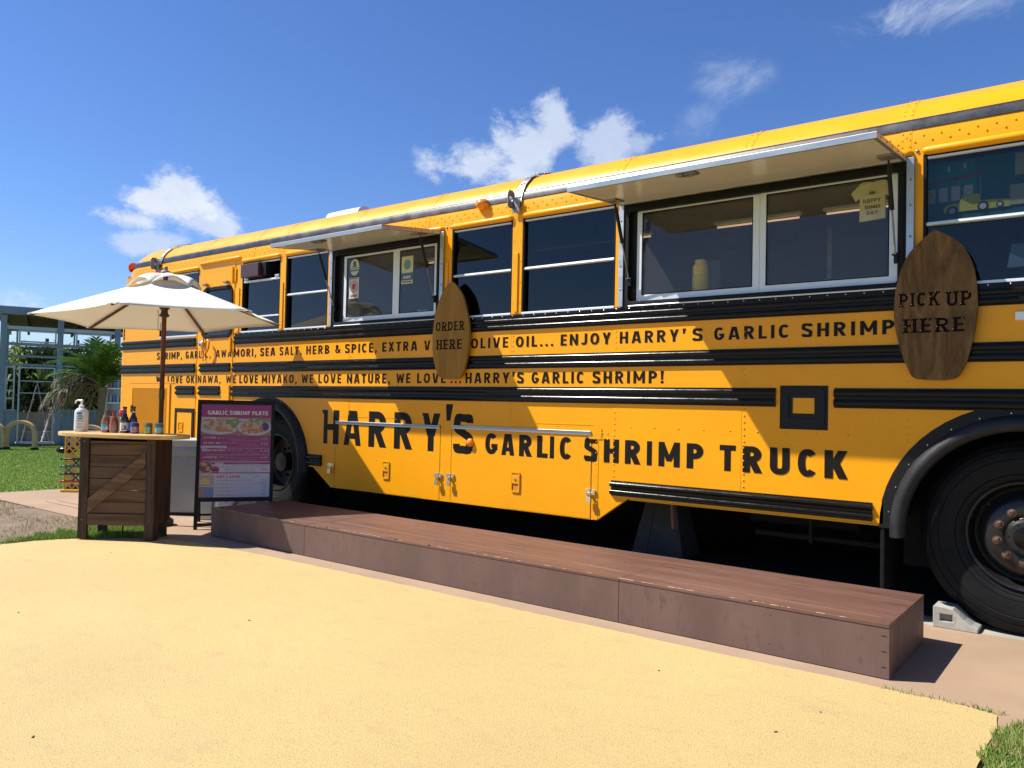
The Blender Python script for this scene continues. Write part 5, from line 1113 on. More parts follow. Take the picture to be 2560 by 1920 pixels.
for k in range(48):
    t_ = 2*math.pi*k/48; c_, s_ = math.cos(t_), math.sin(t_); L = .625; wv = .245*(1-.10*c_ if c_ < 0 else 1.0)
    x = L*math.copysign(abs(c_)**.95, c_); y = wv*math.copysign(abs(s_)**(.72 if c_ > 0 else 1.05), s_); pts.append((x, y))
b = MB()
for z in (.854, .888): b.v += [tuple(BC+BE*x+BN*y)+(z,) for x, y in pts]
b.f = [tuple(range(47, -1, -1)), tuple(range(48, 96))]+[(i, (i+1) % 48, (i+1) % 48+48, i+48) for i in range(48)]; b.mi = [0]*len(b.f)
b.build('surfboard_top', TOPW, tb, bevel=.006)
# things on the table
def onboard(u, dn=0.0): p = BC+BE*(u-.262)+BN*dn; return p
def face_label(b, c, r, z0, z1, a0, a1, poly=None, n=8, dr=.0006):
    rows = []
    for z in (z0, z1): rows.append([(c.x+(r+dr)*math.cos(math.radians(a0+(a1-a0)*k/n)), c.y+(r+dr)*math.sin(math.radians(a0+(a1-a0)*k/n)), z) for k in range(n+1)])
    b.grid(rows)
CAMA = -27.0                                                # azimuth (deg) of the side turned to the visitor
def label_dot(b, c, r, z, a, hw, hh, dr=.001, n=14):
    pts_ = []
    for k in range(n):
        t_ = 2*math.pi*k/n; aa = math.radians(a)+hw*math.cos(t_)/r; pts_.append((c.x+(r+dr)*math.cos(aa), c.y+(r+dr)*math.sin(aa), z+hh*math.sin(t_)))
    b.add(pts_, [tuple(range(n))])
def strip(b, c, r, z, a, hw, hh, dr=.001): 
    face_label(b, c, r, z-hh, z+hh, a-math.degrees(hw/r), a+math.degrees(hw/r), None, 5, dr)
Z0 = .888
c = onboard(-.173, .0)
sa = thing('sanitizer_bottle', 'white hand sanitizer pump bottle with blue and red print at the left table end', 'pump bottle', (c.x, c.y, Z0))
FR_ = mat('frosted_white_plastic', (.72, .73, .72), .38, translucent=.25)
b = MB(); b.lathe([(.0, Z0), (.044, Z0), (.048, Z0+.006), (.049, Z0+.02), (.048, Z0+.145), (.045, Z0+.160), (.034, Z0+.176), (.018, Z0+.184), (.017, Z0+.188)], (c.x, c.y, 0), 28); b.build('bottle', FR_, sa, smooth=50)
b = MB(); b.lathe([(.019, Z0+.186), (.019, Z0+.203), (.012, Z0+.206), (.008, Z0+.208), (.008, Z0+.232), (.011, Z0+.234), (.011, Z0+.243), (.0, Z0+.244)], (c.x, c.y, 0), 18)
hd = Vector((-.83, -.56)); b.tube([(c.x+.006, c.y+.004, Z0+.240), (c.x+hd.x*.030, c.y+hd.y*.030, Z0+.241), (c.x+hd.x*.046, c.y+hd.y*.046, Z0+.236), (c.x+hd.x*.052, c.y+hd.y*.052, Z0+.216)], [.007, .006, .0055, .005], 8); b.build('pump_head', WHT, sa, smooth=50)
b = MB(); strip(b, c, .049, Z0+.142, CAMA-14, .017, .006); b.build('label_print', mat('label_navy', (.02, .05, .28), .4), sa, smooth=60)
b = MB(); label_dot(b, c, .0492, Z0+.110, CAMA-8, .024, .015); strip(b, c, .049, Z0+.128, CAMA-8, .018, .0018); b.build('label_print', mat('label_blue', (.03, .28, .45), .4), sa, smooth=60)
b = MB()
for k in range(6): strip(b, c, .0500, Z0+.110+.003*(k % 2), CAMA-8-22+9*k, .0025, .005)
b.build('label_print', WHT, sa, smooth=60)
b = MB()
for k in range(6): strip(b, c, .049, Z0+.084, CAMA-8-25+10*k, .003, .0035)
b.build('label_print', mat('label_red', (.55, .06, .04), .4), sa, smooth=60)
b = MB()
for z, w_ in ((.062, .016), (.056, .012), (.040, .024), (.034, .020), (.028, .010)): strip(b, c, .049, Z0+z, CAMA-10, w_, .0008)
b.build('label_print', mat('label_grey', (.25, .26, .32), .5), sa, smooth=60)
sa.scale = (1.12, 1.12, 1.12)
AMB = mat('amber_bottle_glass', (.27, .075, .010), .08, spec=.7, coat=.5); BRN = mat('dark_brown_bottle_glass', (.022, .010, .006), .07, spec=.7, coat=.5)
def beer(c, h, m, capm, labm, lab2, label, tall=False, r=.031):
    t = thing('beer_bottle', label, 'bottle', (c.x, c.y, Z0), 'beer bottles on the table')
    P = [(0, 0), (r*.93, 0), (r, .005), (r, h*.48), (r*.93, h*.55), (r*.62, h*.66), (r*.43, h*.76), (r*.40, h*.92), (r*.46, h*.93), (r*.46, h*.96)] if tall else [(0, 0), (r*.93, 0), (r, .005), (r, h*.50), (r*.95, h*.58), (r*.66, h*.72), (r*.45, h*.82), (r*.42, h*.92), (r*.48, h*.93), (r*.48, h*.96)]
    b = MB(); b.lathe([(q, Z0+z) for q, z in P], (c.x, c.y, 0), 24, cap=False); b.build('glass_body', m, t, smooth=50)
    b = MB(); b.lathe([(r*.50, Z0+h*.955), (r*.52, Z0+h*.96), (r*.48, Z0+h), (0, Z0+h+.001)], (c.x, c.y, 0), 18, cap=False); b.build('crown_cap', capm, t, smooth=40)
    b = MB(); face_label(b, c, r, Z0+.018, Z0+h*.40, CAMA-80, CAMA+80); b.build('label_print', labm, t, smooth=60)
    b = MB(); label_dot(b, c, r, Z0+h*.22, CAMA-6, r*.55, h*.085, .0012); strip(b, c, r, Z0+.030, CAMA, r*.8, .003, .0012); b.build('label_print', lab2, t, smooth=60)
    b = MB(); face_label(b, c, r*.70, Z0+h*.70, Z0+h*.80, CAMA-90, CAMA+90, None, 8, -.002) if not tall else strip(b, c, r*.42, Z0+h*.80, CAMA, r*.3, h*.03, .001)
    b.build('neck_label', lab2 if tall else labm, t, smooth=60)
    t.scale = (1.1, 1.1, 1.12); return t
LB = mat('label_sea_blue', (.07, .30, .48), .4); LRD = mat('label_dull_red', (.42, .13, .10), .4); LWH = mat('label_silver_white', (.58, .60, .62), .35); LCY = mat('label_cyan', (.05, .35, .55), .4); LNV = MATS['label_navy']
DKC = mat('crown_dark', (.03, .02, .02), .35, .5)
beer(onboard(.098, -.01), .165, AMB, mat('crown_navy', (.03, .06, .16), .4, .3), LB, LWH, 'short amber beer bottle with a blue label, left of the four bottles', r=.033)
beer(onboard(.172, .0), .160, AMB, mat('crown_red', (.30, .08, .06), .4, .3), LRD, LB, 'short amber beer bottle with a dull red label beside the blue labelled one', r=.033)
beer(onboard(.280, .0), .200, BRN, DKC, LWH, mat('label_black_print', (.05, .05, .08), .4), 'tall dark brown beer bottle with a white label in the middle of the table', True, .031)
beer(onboard(.330, .045), .202, BRN, DKC, LCY, LWH, 'tall dark brown beer bottle with a cyan label behind the purple can', True, .030)
def can(c, m, m2, m3, label, h=.083, r=.031, mug=False):
    t = thing('drink_can', label, 'can', (c.x, c.y, Z0), 'drink cans on the table')
    b = MB(); b.lathe([(0, Z0+.003), (r*.78, Z0), (r, Z0+.007), (r, Z0+h-.008), (r*.86, Z0+h-.001), (r*.88, Z0+h), (r*.80, Z0+h-.003), (0, Z0+h-.004)], (c.x, c.y, 0), 24, cap=False); b.build('can_body', m, t, smooth=40)
    b = MB(); b.lathe([(r*.88, Z0+h), (r*.88, Z0+h+.002), (r*.82, Z0+h+.002), (r*.80, Z0+h-.002), (0, Z0+h-.002)], (c.x, c.y, 0), 20, cap=False); b.build('lid', ALU, t, smooth=40)
    b = MB(); face_label(b, c, r, Z0+h*.22, Z0+h*.62, CAMA-70, CAMA+70); b.build('label_print', m2, t, smooth=60)
    b = MB(); label_dot(b, c, r, Z0+h*.50, CAMA-8, r*.5, h*.16, .0013); strip(b, c, r, Z0+h*.20, CAMA, r*.9, h*.05, .0013); b.build('label_print', m3, t, smooth=60)
    t.scale = (1.1, 1.1, 1.1); return t
can(onboard(.404, -.02), mat('can_purple', (.12, .05, .30), .25, .5), mat('can_mauve', (.30, .16, .30), .35, .2), mat('can_green_gold', (.35, .36, .10), .35, .2), 'purple drink can in front of the dark bottles')
can(onboard(.522, .0), mat('can_gold_green', (.28, .30, .09), .22, .7), mat('can_soft_green', (.22, .32, .16), .3, .4), mat('can_pale_gold', (.50, .42, .20), .3, .5), 'gold green drink can between the purple and the teal cans')
can(onboard(.632, .0), mat('can_teal', (.07, .30, .32), .25, .5), mat('can_light_teal', (.22, .48, .50), .35, .2), mat('can_orange_print', (.50, .25, .12), .35, .2), 'teal drink can at the right end of the row beside the parasol pole')

# ---------------- parasol
tips = [(-7.543, 2.836, 1.903), (-6.462, 3.037, 1.950), (-6.096, 4.073, 1.979), (-6.809, 4.909, 1.962), (-7.890, 4.709, 1.915), (-8.258, 3.672, 1.886)]
UC = Vector((-7.176, 3.873, 0))
pz = thing('parasol', 'white fabric market parasol on a reddish brown wooden pole behind the crate table', 'parasol', (UC.x, UC.y, 0))
CAN = mat('white_canvas', (.87, .83, .74), .85, translucent=.27, bump=.0004, bscale=300)
PW = wood('parasol_wood', (.105, .030, .013), (.19, .062, .026), .4, 'Z', 9, 5)
APX = Vector((UC.x, UC.y, 2.335)); 
def rib(k, u):
    T = Vector(tips[k % 6]); p = APX.lerp(T, u); p.z -= .022*math.sin(math.pi*u)*0+(.0); return p
def canopy_pt(k, v, u):
    a, c = rib(k, u), rib(k+1, u); m = a.lerp(c, v); s_ = 4*v*(1-v)
    inw = (Vector((UC.x, UC.y, m.z))-m); m = m+inw*(.075*s_*u**2.5); m.z -= .020*s_*math.sin(math.pi*min(1, u*1.0)); m.z += .012*s_*max(0, u-.85)/.15*0
    return m
for k in range(6):
    b = MB(); rows = [[tuple(canopy_pt(k, j/10, .10+.90*i/12)) for j in range(11)] for i in range(13)]; b.grid(rows)
    o = b.build('canopy_panel', CAN, pz, smooth=60, flipfix=False)
    so = o.modifiers.new('cloth', 'SOLIDIFY'); so.thickness = .0016
    b = MB(); pts_ = [tuple(canopy_pt(k, j/10, 1.0)+Vector((0, 0, -.003))) for j in range(11)]; b.tube(pts_, .0035, 5); b.build('hem', CAN, pz, smooth=60)
# vent cap: raised small canopy with arched openings
vr = .30
for k in range(6):
    b = MB(); rows = []
    for i in range(9):
        u = i/8; row = []
        for j in range(11):
            v = j/10; a = (Vector(tips[k])-APX)*(vr*1.0*u); c_ = (Vector(tips[(k+1) % 6])-APX)*(vr*u)
            m = APX+a.lerp(c_, v); s_ = 4*v*(1-v); m.z += .030*(1-u**2)+.012+.105*s_*math.sin(u*math.pi*.5)**2*(1-.35*u); row.append(tuple(m))
        rows.append(row)
    b.grid(rows); o = b.build('vent_panel', CAN, pz, smooth=70, flipfix=False); so = o.modifiers.new('cloth', 'SOLIDIFY'); so.thickness = .0016
for k in range(6):
    T = Vector(tips[k]); b = MB(); a = APX+(T-APX)*.06-Vector((0, 0, .035)); e = APX+(T-APX)*.985-Vector((0, 0, .014)); b.bar(a, e, .018, .022); r_ = b.build('rib', PW, pz, bevel=.002)
    b = MB(); b.obox(T-(T-APX).normalized()*.05+Vector((0, 0, -.006)), (T-APX).normalized()*.045, Vector((-(T-APX).y, (T-APX).x, 0)).normalized()*.03, (0, 0, .003)); b.build('corner_pocket', CAN, pz)
b = MB(); b.tube([(UC.x, UC.y, .02), (UC.x, UC.y, 1.25), (UC.x, UC.y, 2.36)], .0215, 18); b.build('pole', PW, pz, smooth=50)
b = MB(); b.lathe([(.024, 1.18), (.026, 1.185), (.026, 1.27), (.024, 1.275)], (UC.x, UC.y, 0), 18); b.build('ferrule', mat('aged_brass', (.16, .10, .05), .4, .7, var=.3, vscale=40), pz, smooth=40)
b = MB(); b.lathe([(.030, 1.955), (.046, 1.965), (.046, 1.975), (.032, 1.99), (.030, 2.02), (.050, 2.045), (.052, 2.08), (.03, 2.09)], (UC.x, UC.y, 0), 20); b.build('hub', mat('dark_hub_wood', (.06, .035, .025), .5), pz, smooth=40)
b = MB(); b.lathe([(.045, 2.365), (.048, 2.380), (.040, 2.392), (.020, 2.398), (.016, 2.412), (.020, 2.424), (.014, 2.436), (0, 2.440)], (UC.x, UC.y, 0), 18); b.build('finial', mat('grey_finial', (.22, .20, .18), .5), pz, smooth=50)
b = MB(); cc = Vector((UC.x-.06, UC.y-.03, 2.0)); b.tube([(cc.x+.02*math.sin(t_*.5), cc.y, 2.03-.20*t_) for t_ in [0, .2, .5, .8, 1.0]]+[(UC.x-.035, UC.y-.02, 1.83), (UC.x-.02, UC.y-.02, 1.90)], .003, 5); b.build('pin_chain', STEEL, pz)
b = MB(); b.lathe([(.14, 0.001), (.14, .05), (.12, .065), (.05, .075), (.035, .09), (.033, .22), (.024, .23)], (UC.x, UC.y, 0), 28); b.build('base', mat('grey_base', (.05, .05, .05), .7), pz, smooth=40)

# ---------------- bin, silver tank behind the sign
BG = mat('grey_bin_plastic', (.27, .28, .28), .5, var=.12, vscale=5); 
bc = Vector((-7.72, 4.47)); be = Vector((.79, .61)); bn = Vector((-.61, .79))
t = thing('waste_bin', 'square light grey plastic waste bin with a clear bag behind the crate table', 'bin', (bc.x, bc.y, 0))
def cbox(b, cx_, e, n_, hu, hn, z0, z1, tp=1.0):
    v = []
    for z, s_ in ((z0, tp), (z1, 1.0)):
        for j in (-1, 1):
            for i in (-1, 1): p = cx_+e*hu*i*s_+n_*hn*j*s_; v.append((p.x, p.y, z))
    b.add(v, [(0, 2, 3, 1), (4, 5, 7, 6), (0, 1, 5, 4), (2, 6, 7, 3), (0, 4, 6, 2), (1, 3, 7, 5)])
b = MB(); cbox(b, bc, be, bn, .20, .19, .03, .66, .90); b.build('body', BG, t, bevel=.012)
b = MB(); cbox(b, bc, be, bn, .215, .205, .70, .775); b.build('lid', mat('pale_bin_lid', (.42, .42, .40), .5), t, bevel=.012)
b = MB(); rows = []
for i, (z, s_) in enumerate(((.60, 1.03), (.64, 1.06), (.67, 1.07), (.70, 1.03))):
    row = []
    for k in range(40):
        a = 2*math.pi*k/40; c_, sn = math.cos(a), math.sin(a); q = max(abs(c_), abs(sn)); p = bc+be*(.20*s_*c_/q)+bn*(.19*s_*sn/q); rr_ = random.uniform(-.006, .006); row.append((p.x+rr_, p.y+rr_, z+random.uniform(-.012, .012)*(i < 2)))
    rows.append(row)
b.grid(rows, closed=True); b.build('bin_bag', mat('crumpled_bag', (.42, .43, .43), .25, translucent=.3), t, smooth=30)
b = MB(); cbox(b, bc, be, bn, .17, .16, 0, .03); b.build('foot', BLKM, t)
tk = Vector((-7.02, 4.62)); t = thing('propane_tank', 'silver rounded tank lying beside a white box behind the menu board', 'tank', (tk.x, tk.y, 0))
SV = mat('silver_tank_paint', (.62, .63, .64), .3, .25, var=.1, vscale=8)
b = MB(); P = [(0, -.24), (.06, -.235), (.115, -.20), (.14, -.14), (.145, 0), (.14, .14), (.115, .20), (.06, .235), (0, .24)]
for r_, h_ in P: pass
n = 20; rows = []
for r_, h_ in P: rows.append([(tk.x+be.x*h_+bn.x*r_*math.cos(2*math.pi*k/n), tk.y+be.y*h_+bn.y*r_*math.cos(2*math.pi*k/n), .15+r_*math.sin(2*math.pi*k/n)) for k in range(n)])
b.grid(rows, closed=True); b.build('shell', SV, t, smooth=60)
b = MB(); b.tube([(tk.x-be.x*.1-bn.x*.13, tk.y-be.y*.1-bn.y*.13, .06), (tk.x-be.x*.02-bn.x*.19, tk.y-be.y*.02-bn.y*.19, .14), (tk.x+be.x*.05-bn.x*.14, tk.y+be.y*.05-bn.y*.14, .24)], .03, 10); b.build('handle', SV, t, smooth=60)
wb = Vector((-7.23, 4.42)); b = MB(); cbox(b, wb, be, bn, .075, .10, .0, .27); o = b.build('storage_box', mat('white_blue_plastic', (.55, .60, .62), .45, var=.1, vscale=9), bevel=.012); tag(o, 'small pale plastic box standing left of the silver tank', 'box')

# ---------------- folding lattice barrier with knobs
g0 = Vector((-10.41, 4.40)); ge = Vector((.79, .61))
t = thing('lattice_barrier', 'folded yellow expanding lattice barrier with coloured ends left of the crate table', 'barrier', (g0.x, g0.y, 0))
YB = mat('barrier_yellow', (.66, .38, .03), .45, var=.15, vscale=9); RDB = mat('barrier_red', (.45, .04, .02), .5); TLB = mat('barrier_teal', (.03, .14, .13), .5); WNB = mat('barrier_black', (.03, .02, .02), .5)
GP = lambda u, w_, z: (g0.x+ge.x*u-ge.y*w_*-1*.0+(-ge.y)*w_, g0.y+ge.y*u+ge.x*w_, z)
cw, chh = .092, .088
for r_ in range(7):
    z = .04+r_*chh*1.05
    mm = {2: TLB, 3: WNB}.get(r_, YB); 
    if r_ in (1,): mm = WNB
    for c_ in range(3):
        for dd in (0, 1):
            b = MB(); a = GP(c_*cw, .006*dd, z+(chh if dd else 0)); e = GP((c_+1)*cw, .006*dd, z+(0 if dd else chh)); b.bar(a, e, .006, .016, (0, 0, 1)); b.build('slat', mm if (r_ in (2, 3, 1) and (c_+r_) % 2 == 0) else YB, t)
for r_ in range(8):
    z = .04+r_*chh*1.05
    if 1 <= r_ <= 4:
        b = MB(); b.tube([GP(-.035, -.01, z), GP(.33, -.01, z)], .012, 8); b.lathe([(.0, -.016), (.015, -.01), (.015, .01), (0, .016)], GP(-.04, -.01, z), 10, 'x', cap=False); b.build('cross_bar', [WNB, RDB, WNB, TLB, WNB][r_], t, smooth=50)
b = MB(); b.tube([GP(0, 0, .0), GP(0, 0, .70)], .010, 8); b.build('end_post', YB, t); b = MB(); b.tube([GP(.29, 0, .0), GP(.29, 0, .70)], .010, 8); b.build('end_post', YB, t)
b = MB(); b.obox(GP(.14, 0, .015), (ge.x*.16, ge.y*.16, 0), (-ge.y*.05, ge.x*.05, 0), (0, 0, .015)); b.build('base_plate', YB, t, bevel=.004)
# bentwood arch with black pad
AW = mat('beige_bentwood', (.52, .36, .17), .5, var=.15, vscale=5)
def hoop(name, label, c, wdt, h, th, dp, padz=None, grp=None):
    t = thing(name, label, 'arched seat', (c.x, c.y, 0), grp); b = MB(); rows = []; n = 16; r_ = wdt/2
    path = [(-r_, 0), (-r_, h-r_*.8)]+[(-r_*math.cos(math.pi*k/n), h-r_*.8+r_*.8*math.sin(math.pi*k/n)) for k in range(1, n)]+[(r_, h-r_*.8), (r_, 0)]
    for i, (u, z) in enumerate(path):
        a = path[max(i-1, 0)]; e = path[min(i+1, len(path)-1)]; d_ = Vector((e[0]-a[0], e[1]-a[1])).normalized(); nx, nz = -d_.y, d_.x
        row = []
        for su, sw_ in ((-1, -1), (1, -1), (1, 1), (-1, 1)):
            uu, zz = u+nx*th/2*su, max(0, z+nz*th/2*su); p = c+be*uu+bn*(dp/2*sw_); row.append((p.x, p.y, zz))
        rows.append(row)
    b.grid(rows, closed=True); b.build('bent_frame', AW, t, bevel=.004)
    for s_ in (-1, 1):
        b = MB(); p = c+be*(r_*s_); b.lathe([(.085, .0), (.08, .04), (.04, .055), (0, .06)], (p.x, p.y, 0), 12); b.build('foot', BLKM, t, smooth=50)
    if padz:
        b = MB(); p = c-be*(r_+.02)-bn*.12
        rows = []
        for k in range(9):
            a = math.pi*k/8; rr_ = math.sin(a)*.048; h_ = -math.cos(a)*.13; rows.append([(p.x+be.x*h_+bn.x*rr_*1.6*math.cos(2*math.pi*j/12), p.y+be.y*h_+bn.y*rr_*1.6*math.cos(2*math.pi*j/12), padz+rr_*math.sin(2*math.pi*j/12)) for j in range(12)])
        b.grid(rows, closed=True); b.build('black_pad', BLK, t, smooth=60)
    return t
hoop('arched_seat', 'beige bentwood arch with a shiny black pad behind the crate table', Vector((-10.55, 4.75)), .42, .80, .05, .05, .50)
gA = 'beige arched seats on the lawn'
hoop('arched_seat', 'beige arched seat on the lawn, the nearer full arch at the left edge', Vector((-18.95, 7.08)), .62, .60, .065, .11, None, gA)
hoop('arched_seat', 'beige arched seat at the very left edge, partly cut by the frame', Vector((-19.4, 6.62)), .66, .58, .065, .11, None, gA)
b = MB(); 
# ---------------- blue-grey steel frame building
S0 = Vector((-20.44, 7.20)); SE = Vector((.366, .931)).normalized(); SN = Vector((-SE.y, SE.x))
def FP(s_, d, z): p = S0+SE*s_+SN*d; return (p.x, p.y, z)
BLU = mat('blue_grey_steel', (.19, .26, .32), .5, var=.18, vscale=2); BLL = mat('light_grey_frame', (.42, .48, .52), .45, var=.1, vscale=3); PAN = mat('blue_grey_wall_sheet', (.17, .24, .29), .6, var=.12, vscale=1.2); RFD = mat('brown_roof_deck', (.14, .115, .10), .8, var=.2, vscale=1.5)
fb = thing('steel_frame_building', 'unfinished blue grey steel frame pavilion with open window frames beyond the lawn', 'building', (S0.x, S0.y, 0))
def fbox(s0, s1, d0, d1, z0, z1, name, m, bev=0):
    b = MB(); v = [FP(a, d, z) for z in (z0, z1) for d in (d0, d1) for a in (s0, s1)]
    b.add(v, [(0, 2, 3, 1), (4, 5, 7, 6), (0, 1, 5, 4), (2, 6, 7, 3), (0, 4, 6, 2), (1, 3, 7, 5)]); return b.build(name, m, fb, bevel=bev)
SL, SR2 = -.06, 8.2; DP = 7.5
for s_ in (0, 1.14, 2.36, 4.6, 6.8): fbox(s_-.062, s_+.062, -.06, .06, 0, 3.02, 'column', BLU)
for s_ in (0.9, 1.75, 3.4, 5.6): fbox(s_-.05, s_+.05, DP-.1, DP, 0, 2.98, 'column', BLU)
fbox(-.08, .04, 2.2, 2.3, 0, 3.0, 'column', BLU)
fbox(SL-.1, SR2, -.14, .0, 3.04, 3.22, 'fascia', BLU); fbox(SL-.1, SL, .0, DP, 3.04, 3.22, 'fascia', BLU)
fbox(SL, SR2, .0, DP, 3.16, 3.20, 'roof_deck', RFD)
for s_ in [.4+1.17*k for k in range(7)]: fbox(s_-.03, s_+.03, .0, DP, 3.06, 3.155, 'roof_joist', RFD)
fbox(SL, SR2, -.03, .03, 2.70, 2.78, 'top_beam', BLL); fbox(SL, SR2, -.03, .03, 2.33, 2.40, 'transom', BLU)
fbox(SL, SR2, DP-.06, DP, 2.6, 2.7, 'back_beam', BLU); fbox(SL, SR2, DP-.06, DP, 2.2, 2.26, 'back_beam', BLU)
def wframe(s0, s1, z0, z1, w=.035, d=-.035):
    b = MB(); pts_ = [(s0, z0), (s1, z0), (s1, z1), (s0, z1)]; hol = [(s0+w, z0+w), (s1-w, z0+w), (s1-w, z1-w), (s0+w, z1-w)]
    b.plate(pts_, d, d+.03, [hol], fn=lambda x, z, y: FP(x, y, z)); return b.build('window_frame', BLL, fb)
for k in range(7):
    a = -.0+1.16*k
    wframe(a+.30, a+1.06, 2.41, 2.69)
    fbox(a+.25, a+.29, -.03, .03, 2.40, 2.70, 'mullion', BLU)
for z in (2.06, 1.86): fbox(SL, SR2, -.02, .02, z, z+.05, 'rail', BLU)
wframe(.06, .25, .80, 1.84, .03); wframe(.32, 1.06, .06, 1.84, .035, -.05)      # tall opening with light frame
for z in (1.08, 1.26, 1.5): fbox(.09, .22, -.03, -.01, z, z+.035, 'glazing_bar', BLL)
for z in (1.5, 1.22): fbox(.355, 1.025, -.02, .0, z, z+.02, 'glazing_bar', BLL)
fbox(-.0, .30, -.028, .0, .06, .80, 'wall_sheet', PAN); fbox(1.08, 2.34, -.028, .0, .06, .80, 'wall_sheet', PAN); fbox(2.37, SR2, -.028, .0, .06, .80, 'wall_sheet', PAN)
fbox(1.08, SR2, -.05, .03, .80, .86, 'sill', BLU); fbox(SL, .30, -.05, .03, .80, .84, 'sill', BLU)
fbox(SL-.1, SR2, -.16, .10, -.01, .06, 'plinth', mat('dark_plinth', (.10, .10, .10), .8, var=.3, vscale=4))
fbox(0.1, SR2, .1, DP, -.01, .03, 'floor_slab', mat('pale_floor', (.40, .34, .26), .8, var=.2, vscale=2))
fbox(.1, 3.6, 2.6, 2.64, .03, .74, 'back_wall_sheet', mat('plywood_sheet', (.50, .42, .30), .8, var=.2, vscale=2))
fbox(.5, 1.3, 2.0, 2.6, .03, .28, 'timber_stack', mat('plywood_sheet', (.5, .4, .3)))
# step ladders
def ladder(label, s_, d, h, spread, lean, m, th=.03):
    p0 = FP(s_, d, .03); t = thing('step_ladder', label, 'ladder', p0)
    for f in (0, 1):
        off = spread*(1 if f else -1)
        for e in (-1, 1):
            b = MB(); b.bar(FP(s_+off+.0, d+.22*e, .03), FP(s_, d+.14*e, h), th, th*.7); b.build('rail', m, t)
        if f == 0 or lean:
            for k in range(1, 6):
                f_ = k/6; b = MB(); b.bar(FP(s_+off*(1-f_), d-.22+.08*f_, .03+(h-.03)*f_), FP(s_+off*(1-f_), d+.22-.08*f_, .03+(h-.03)*f_), .06, .02); b.build('step', m, t)
    b = MB(); b.obox(FP(s_, d, h+.01), (SE.x*.08, SE.y*.08, 0), (SN.x*.17, SN.y*.17, 0), (0, 0, .015)); b.build('top_cap', m, t)
    return t
ladder('tall grey step ladder inside the pavilion seen through the tall open frame', .70, 1.3, 1.50, .30, True, mat('grey_ladder', (.22, .23, .24), .4, .4))
ladder('short pale aluminium step ladder leaning out of the tall open frame', 1.02, .55, .86, .20, True, mat('pale_ladder', (.55, .55, .52), .4, .3), .035)
# ---------------- vending machine
vc = Vector((-18.25, 8.91)); ve = Vector((.79, .61)); vn = Vector((-.61, .79))
t = thing('vending_machine', 'beige drinks vending machine with lit shelves of bottles half hidden behind the truck', 'vending machine', (vc.x, vc.y, 0))
def vbox(u0, u1, n0, n1, z0, z1, name, m, par=None, bev=.004):
    b = MB(); v = []
    for z in (z0, z1):
        for nn_ in (n0, n1):
            for u in (u0, u1): p = vc+ve*u+vn*nn_; v.append((p.x, p.y, z))
    b.add(v, [(0, 2, 3, 1), (4, 5, 7, 6), (0, 1, 5, 4), (2, 6, 7, 3), (0, 4, 6, 2), (1, 3, 7, 5)]); return b.build(name, m, par or t, bevel=bev)
VB = mat('vending_beige', (.52, .45, .38), .45)
vbox(-.40, -.345, -.02, .6, .0, 1.78, 'side_panel', VB); vbox(.55, .60, -.02, .6, 0, 1.78, 'side_panel', VB); vbox(-.345, .55, -.02, .6, 1.70, 1.78, 'top_panel', VB); vbox(-.345, .55, -.02, .6, .0, .70, 'lower_panel', VB); vbox(-.345, .55, .16, .20, .70, 1.70, 'back_panel', mat('vending_white', (.50, .52, .58), .4))
for z in (.705, 1.03, 1.36): vbox(-.34, .545, .0, .15, z, z+.03, 'shelf', WHT)
vcols = [(.55, .10, .10), (.10, .25, .50), (.45, .45, .48), (.10, .40, .20), (.60, .42, .08), (.20, .10, .30)]
for zi, z in enumerate((.735, 1.06, 1.39)):
    for k in range(10):
        u = -.30+.085*k; p = vc+ve*u+vn*.07; h_ = .20 if zi else .14; b = MB(); b.lathe([(.0, z), (.028, z), (.028, z+h_*.62), (.012, z+h_*.86), (.012, z+h_), (0, z+h_)], (p.x, p.y, 0), 8)
        cidx = (k*7+zi*3) % 6 if zi != 1 else (2 if k % 2 == 0 else (3, 1)[k % 4 == 1]); b.build('bottle', mat('vend_colour_%d' % cidx, vcols[cidx], .35), t, smooth=50)
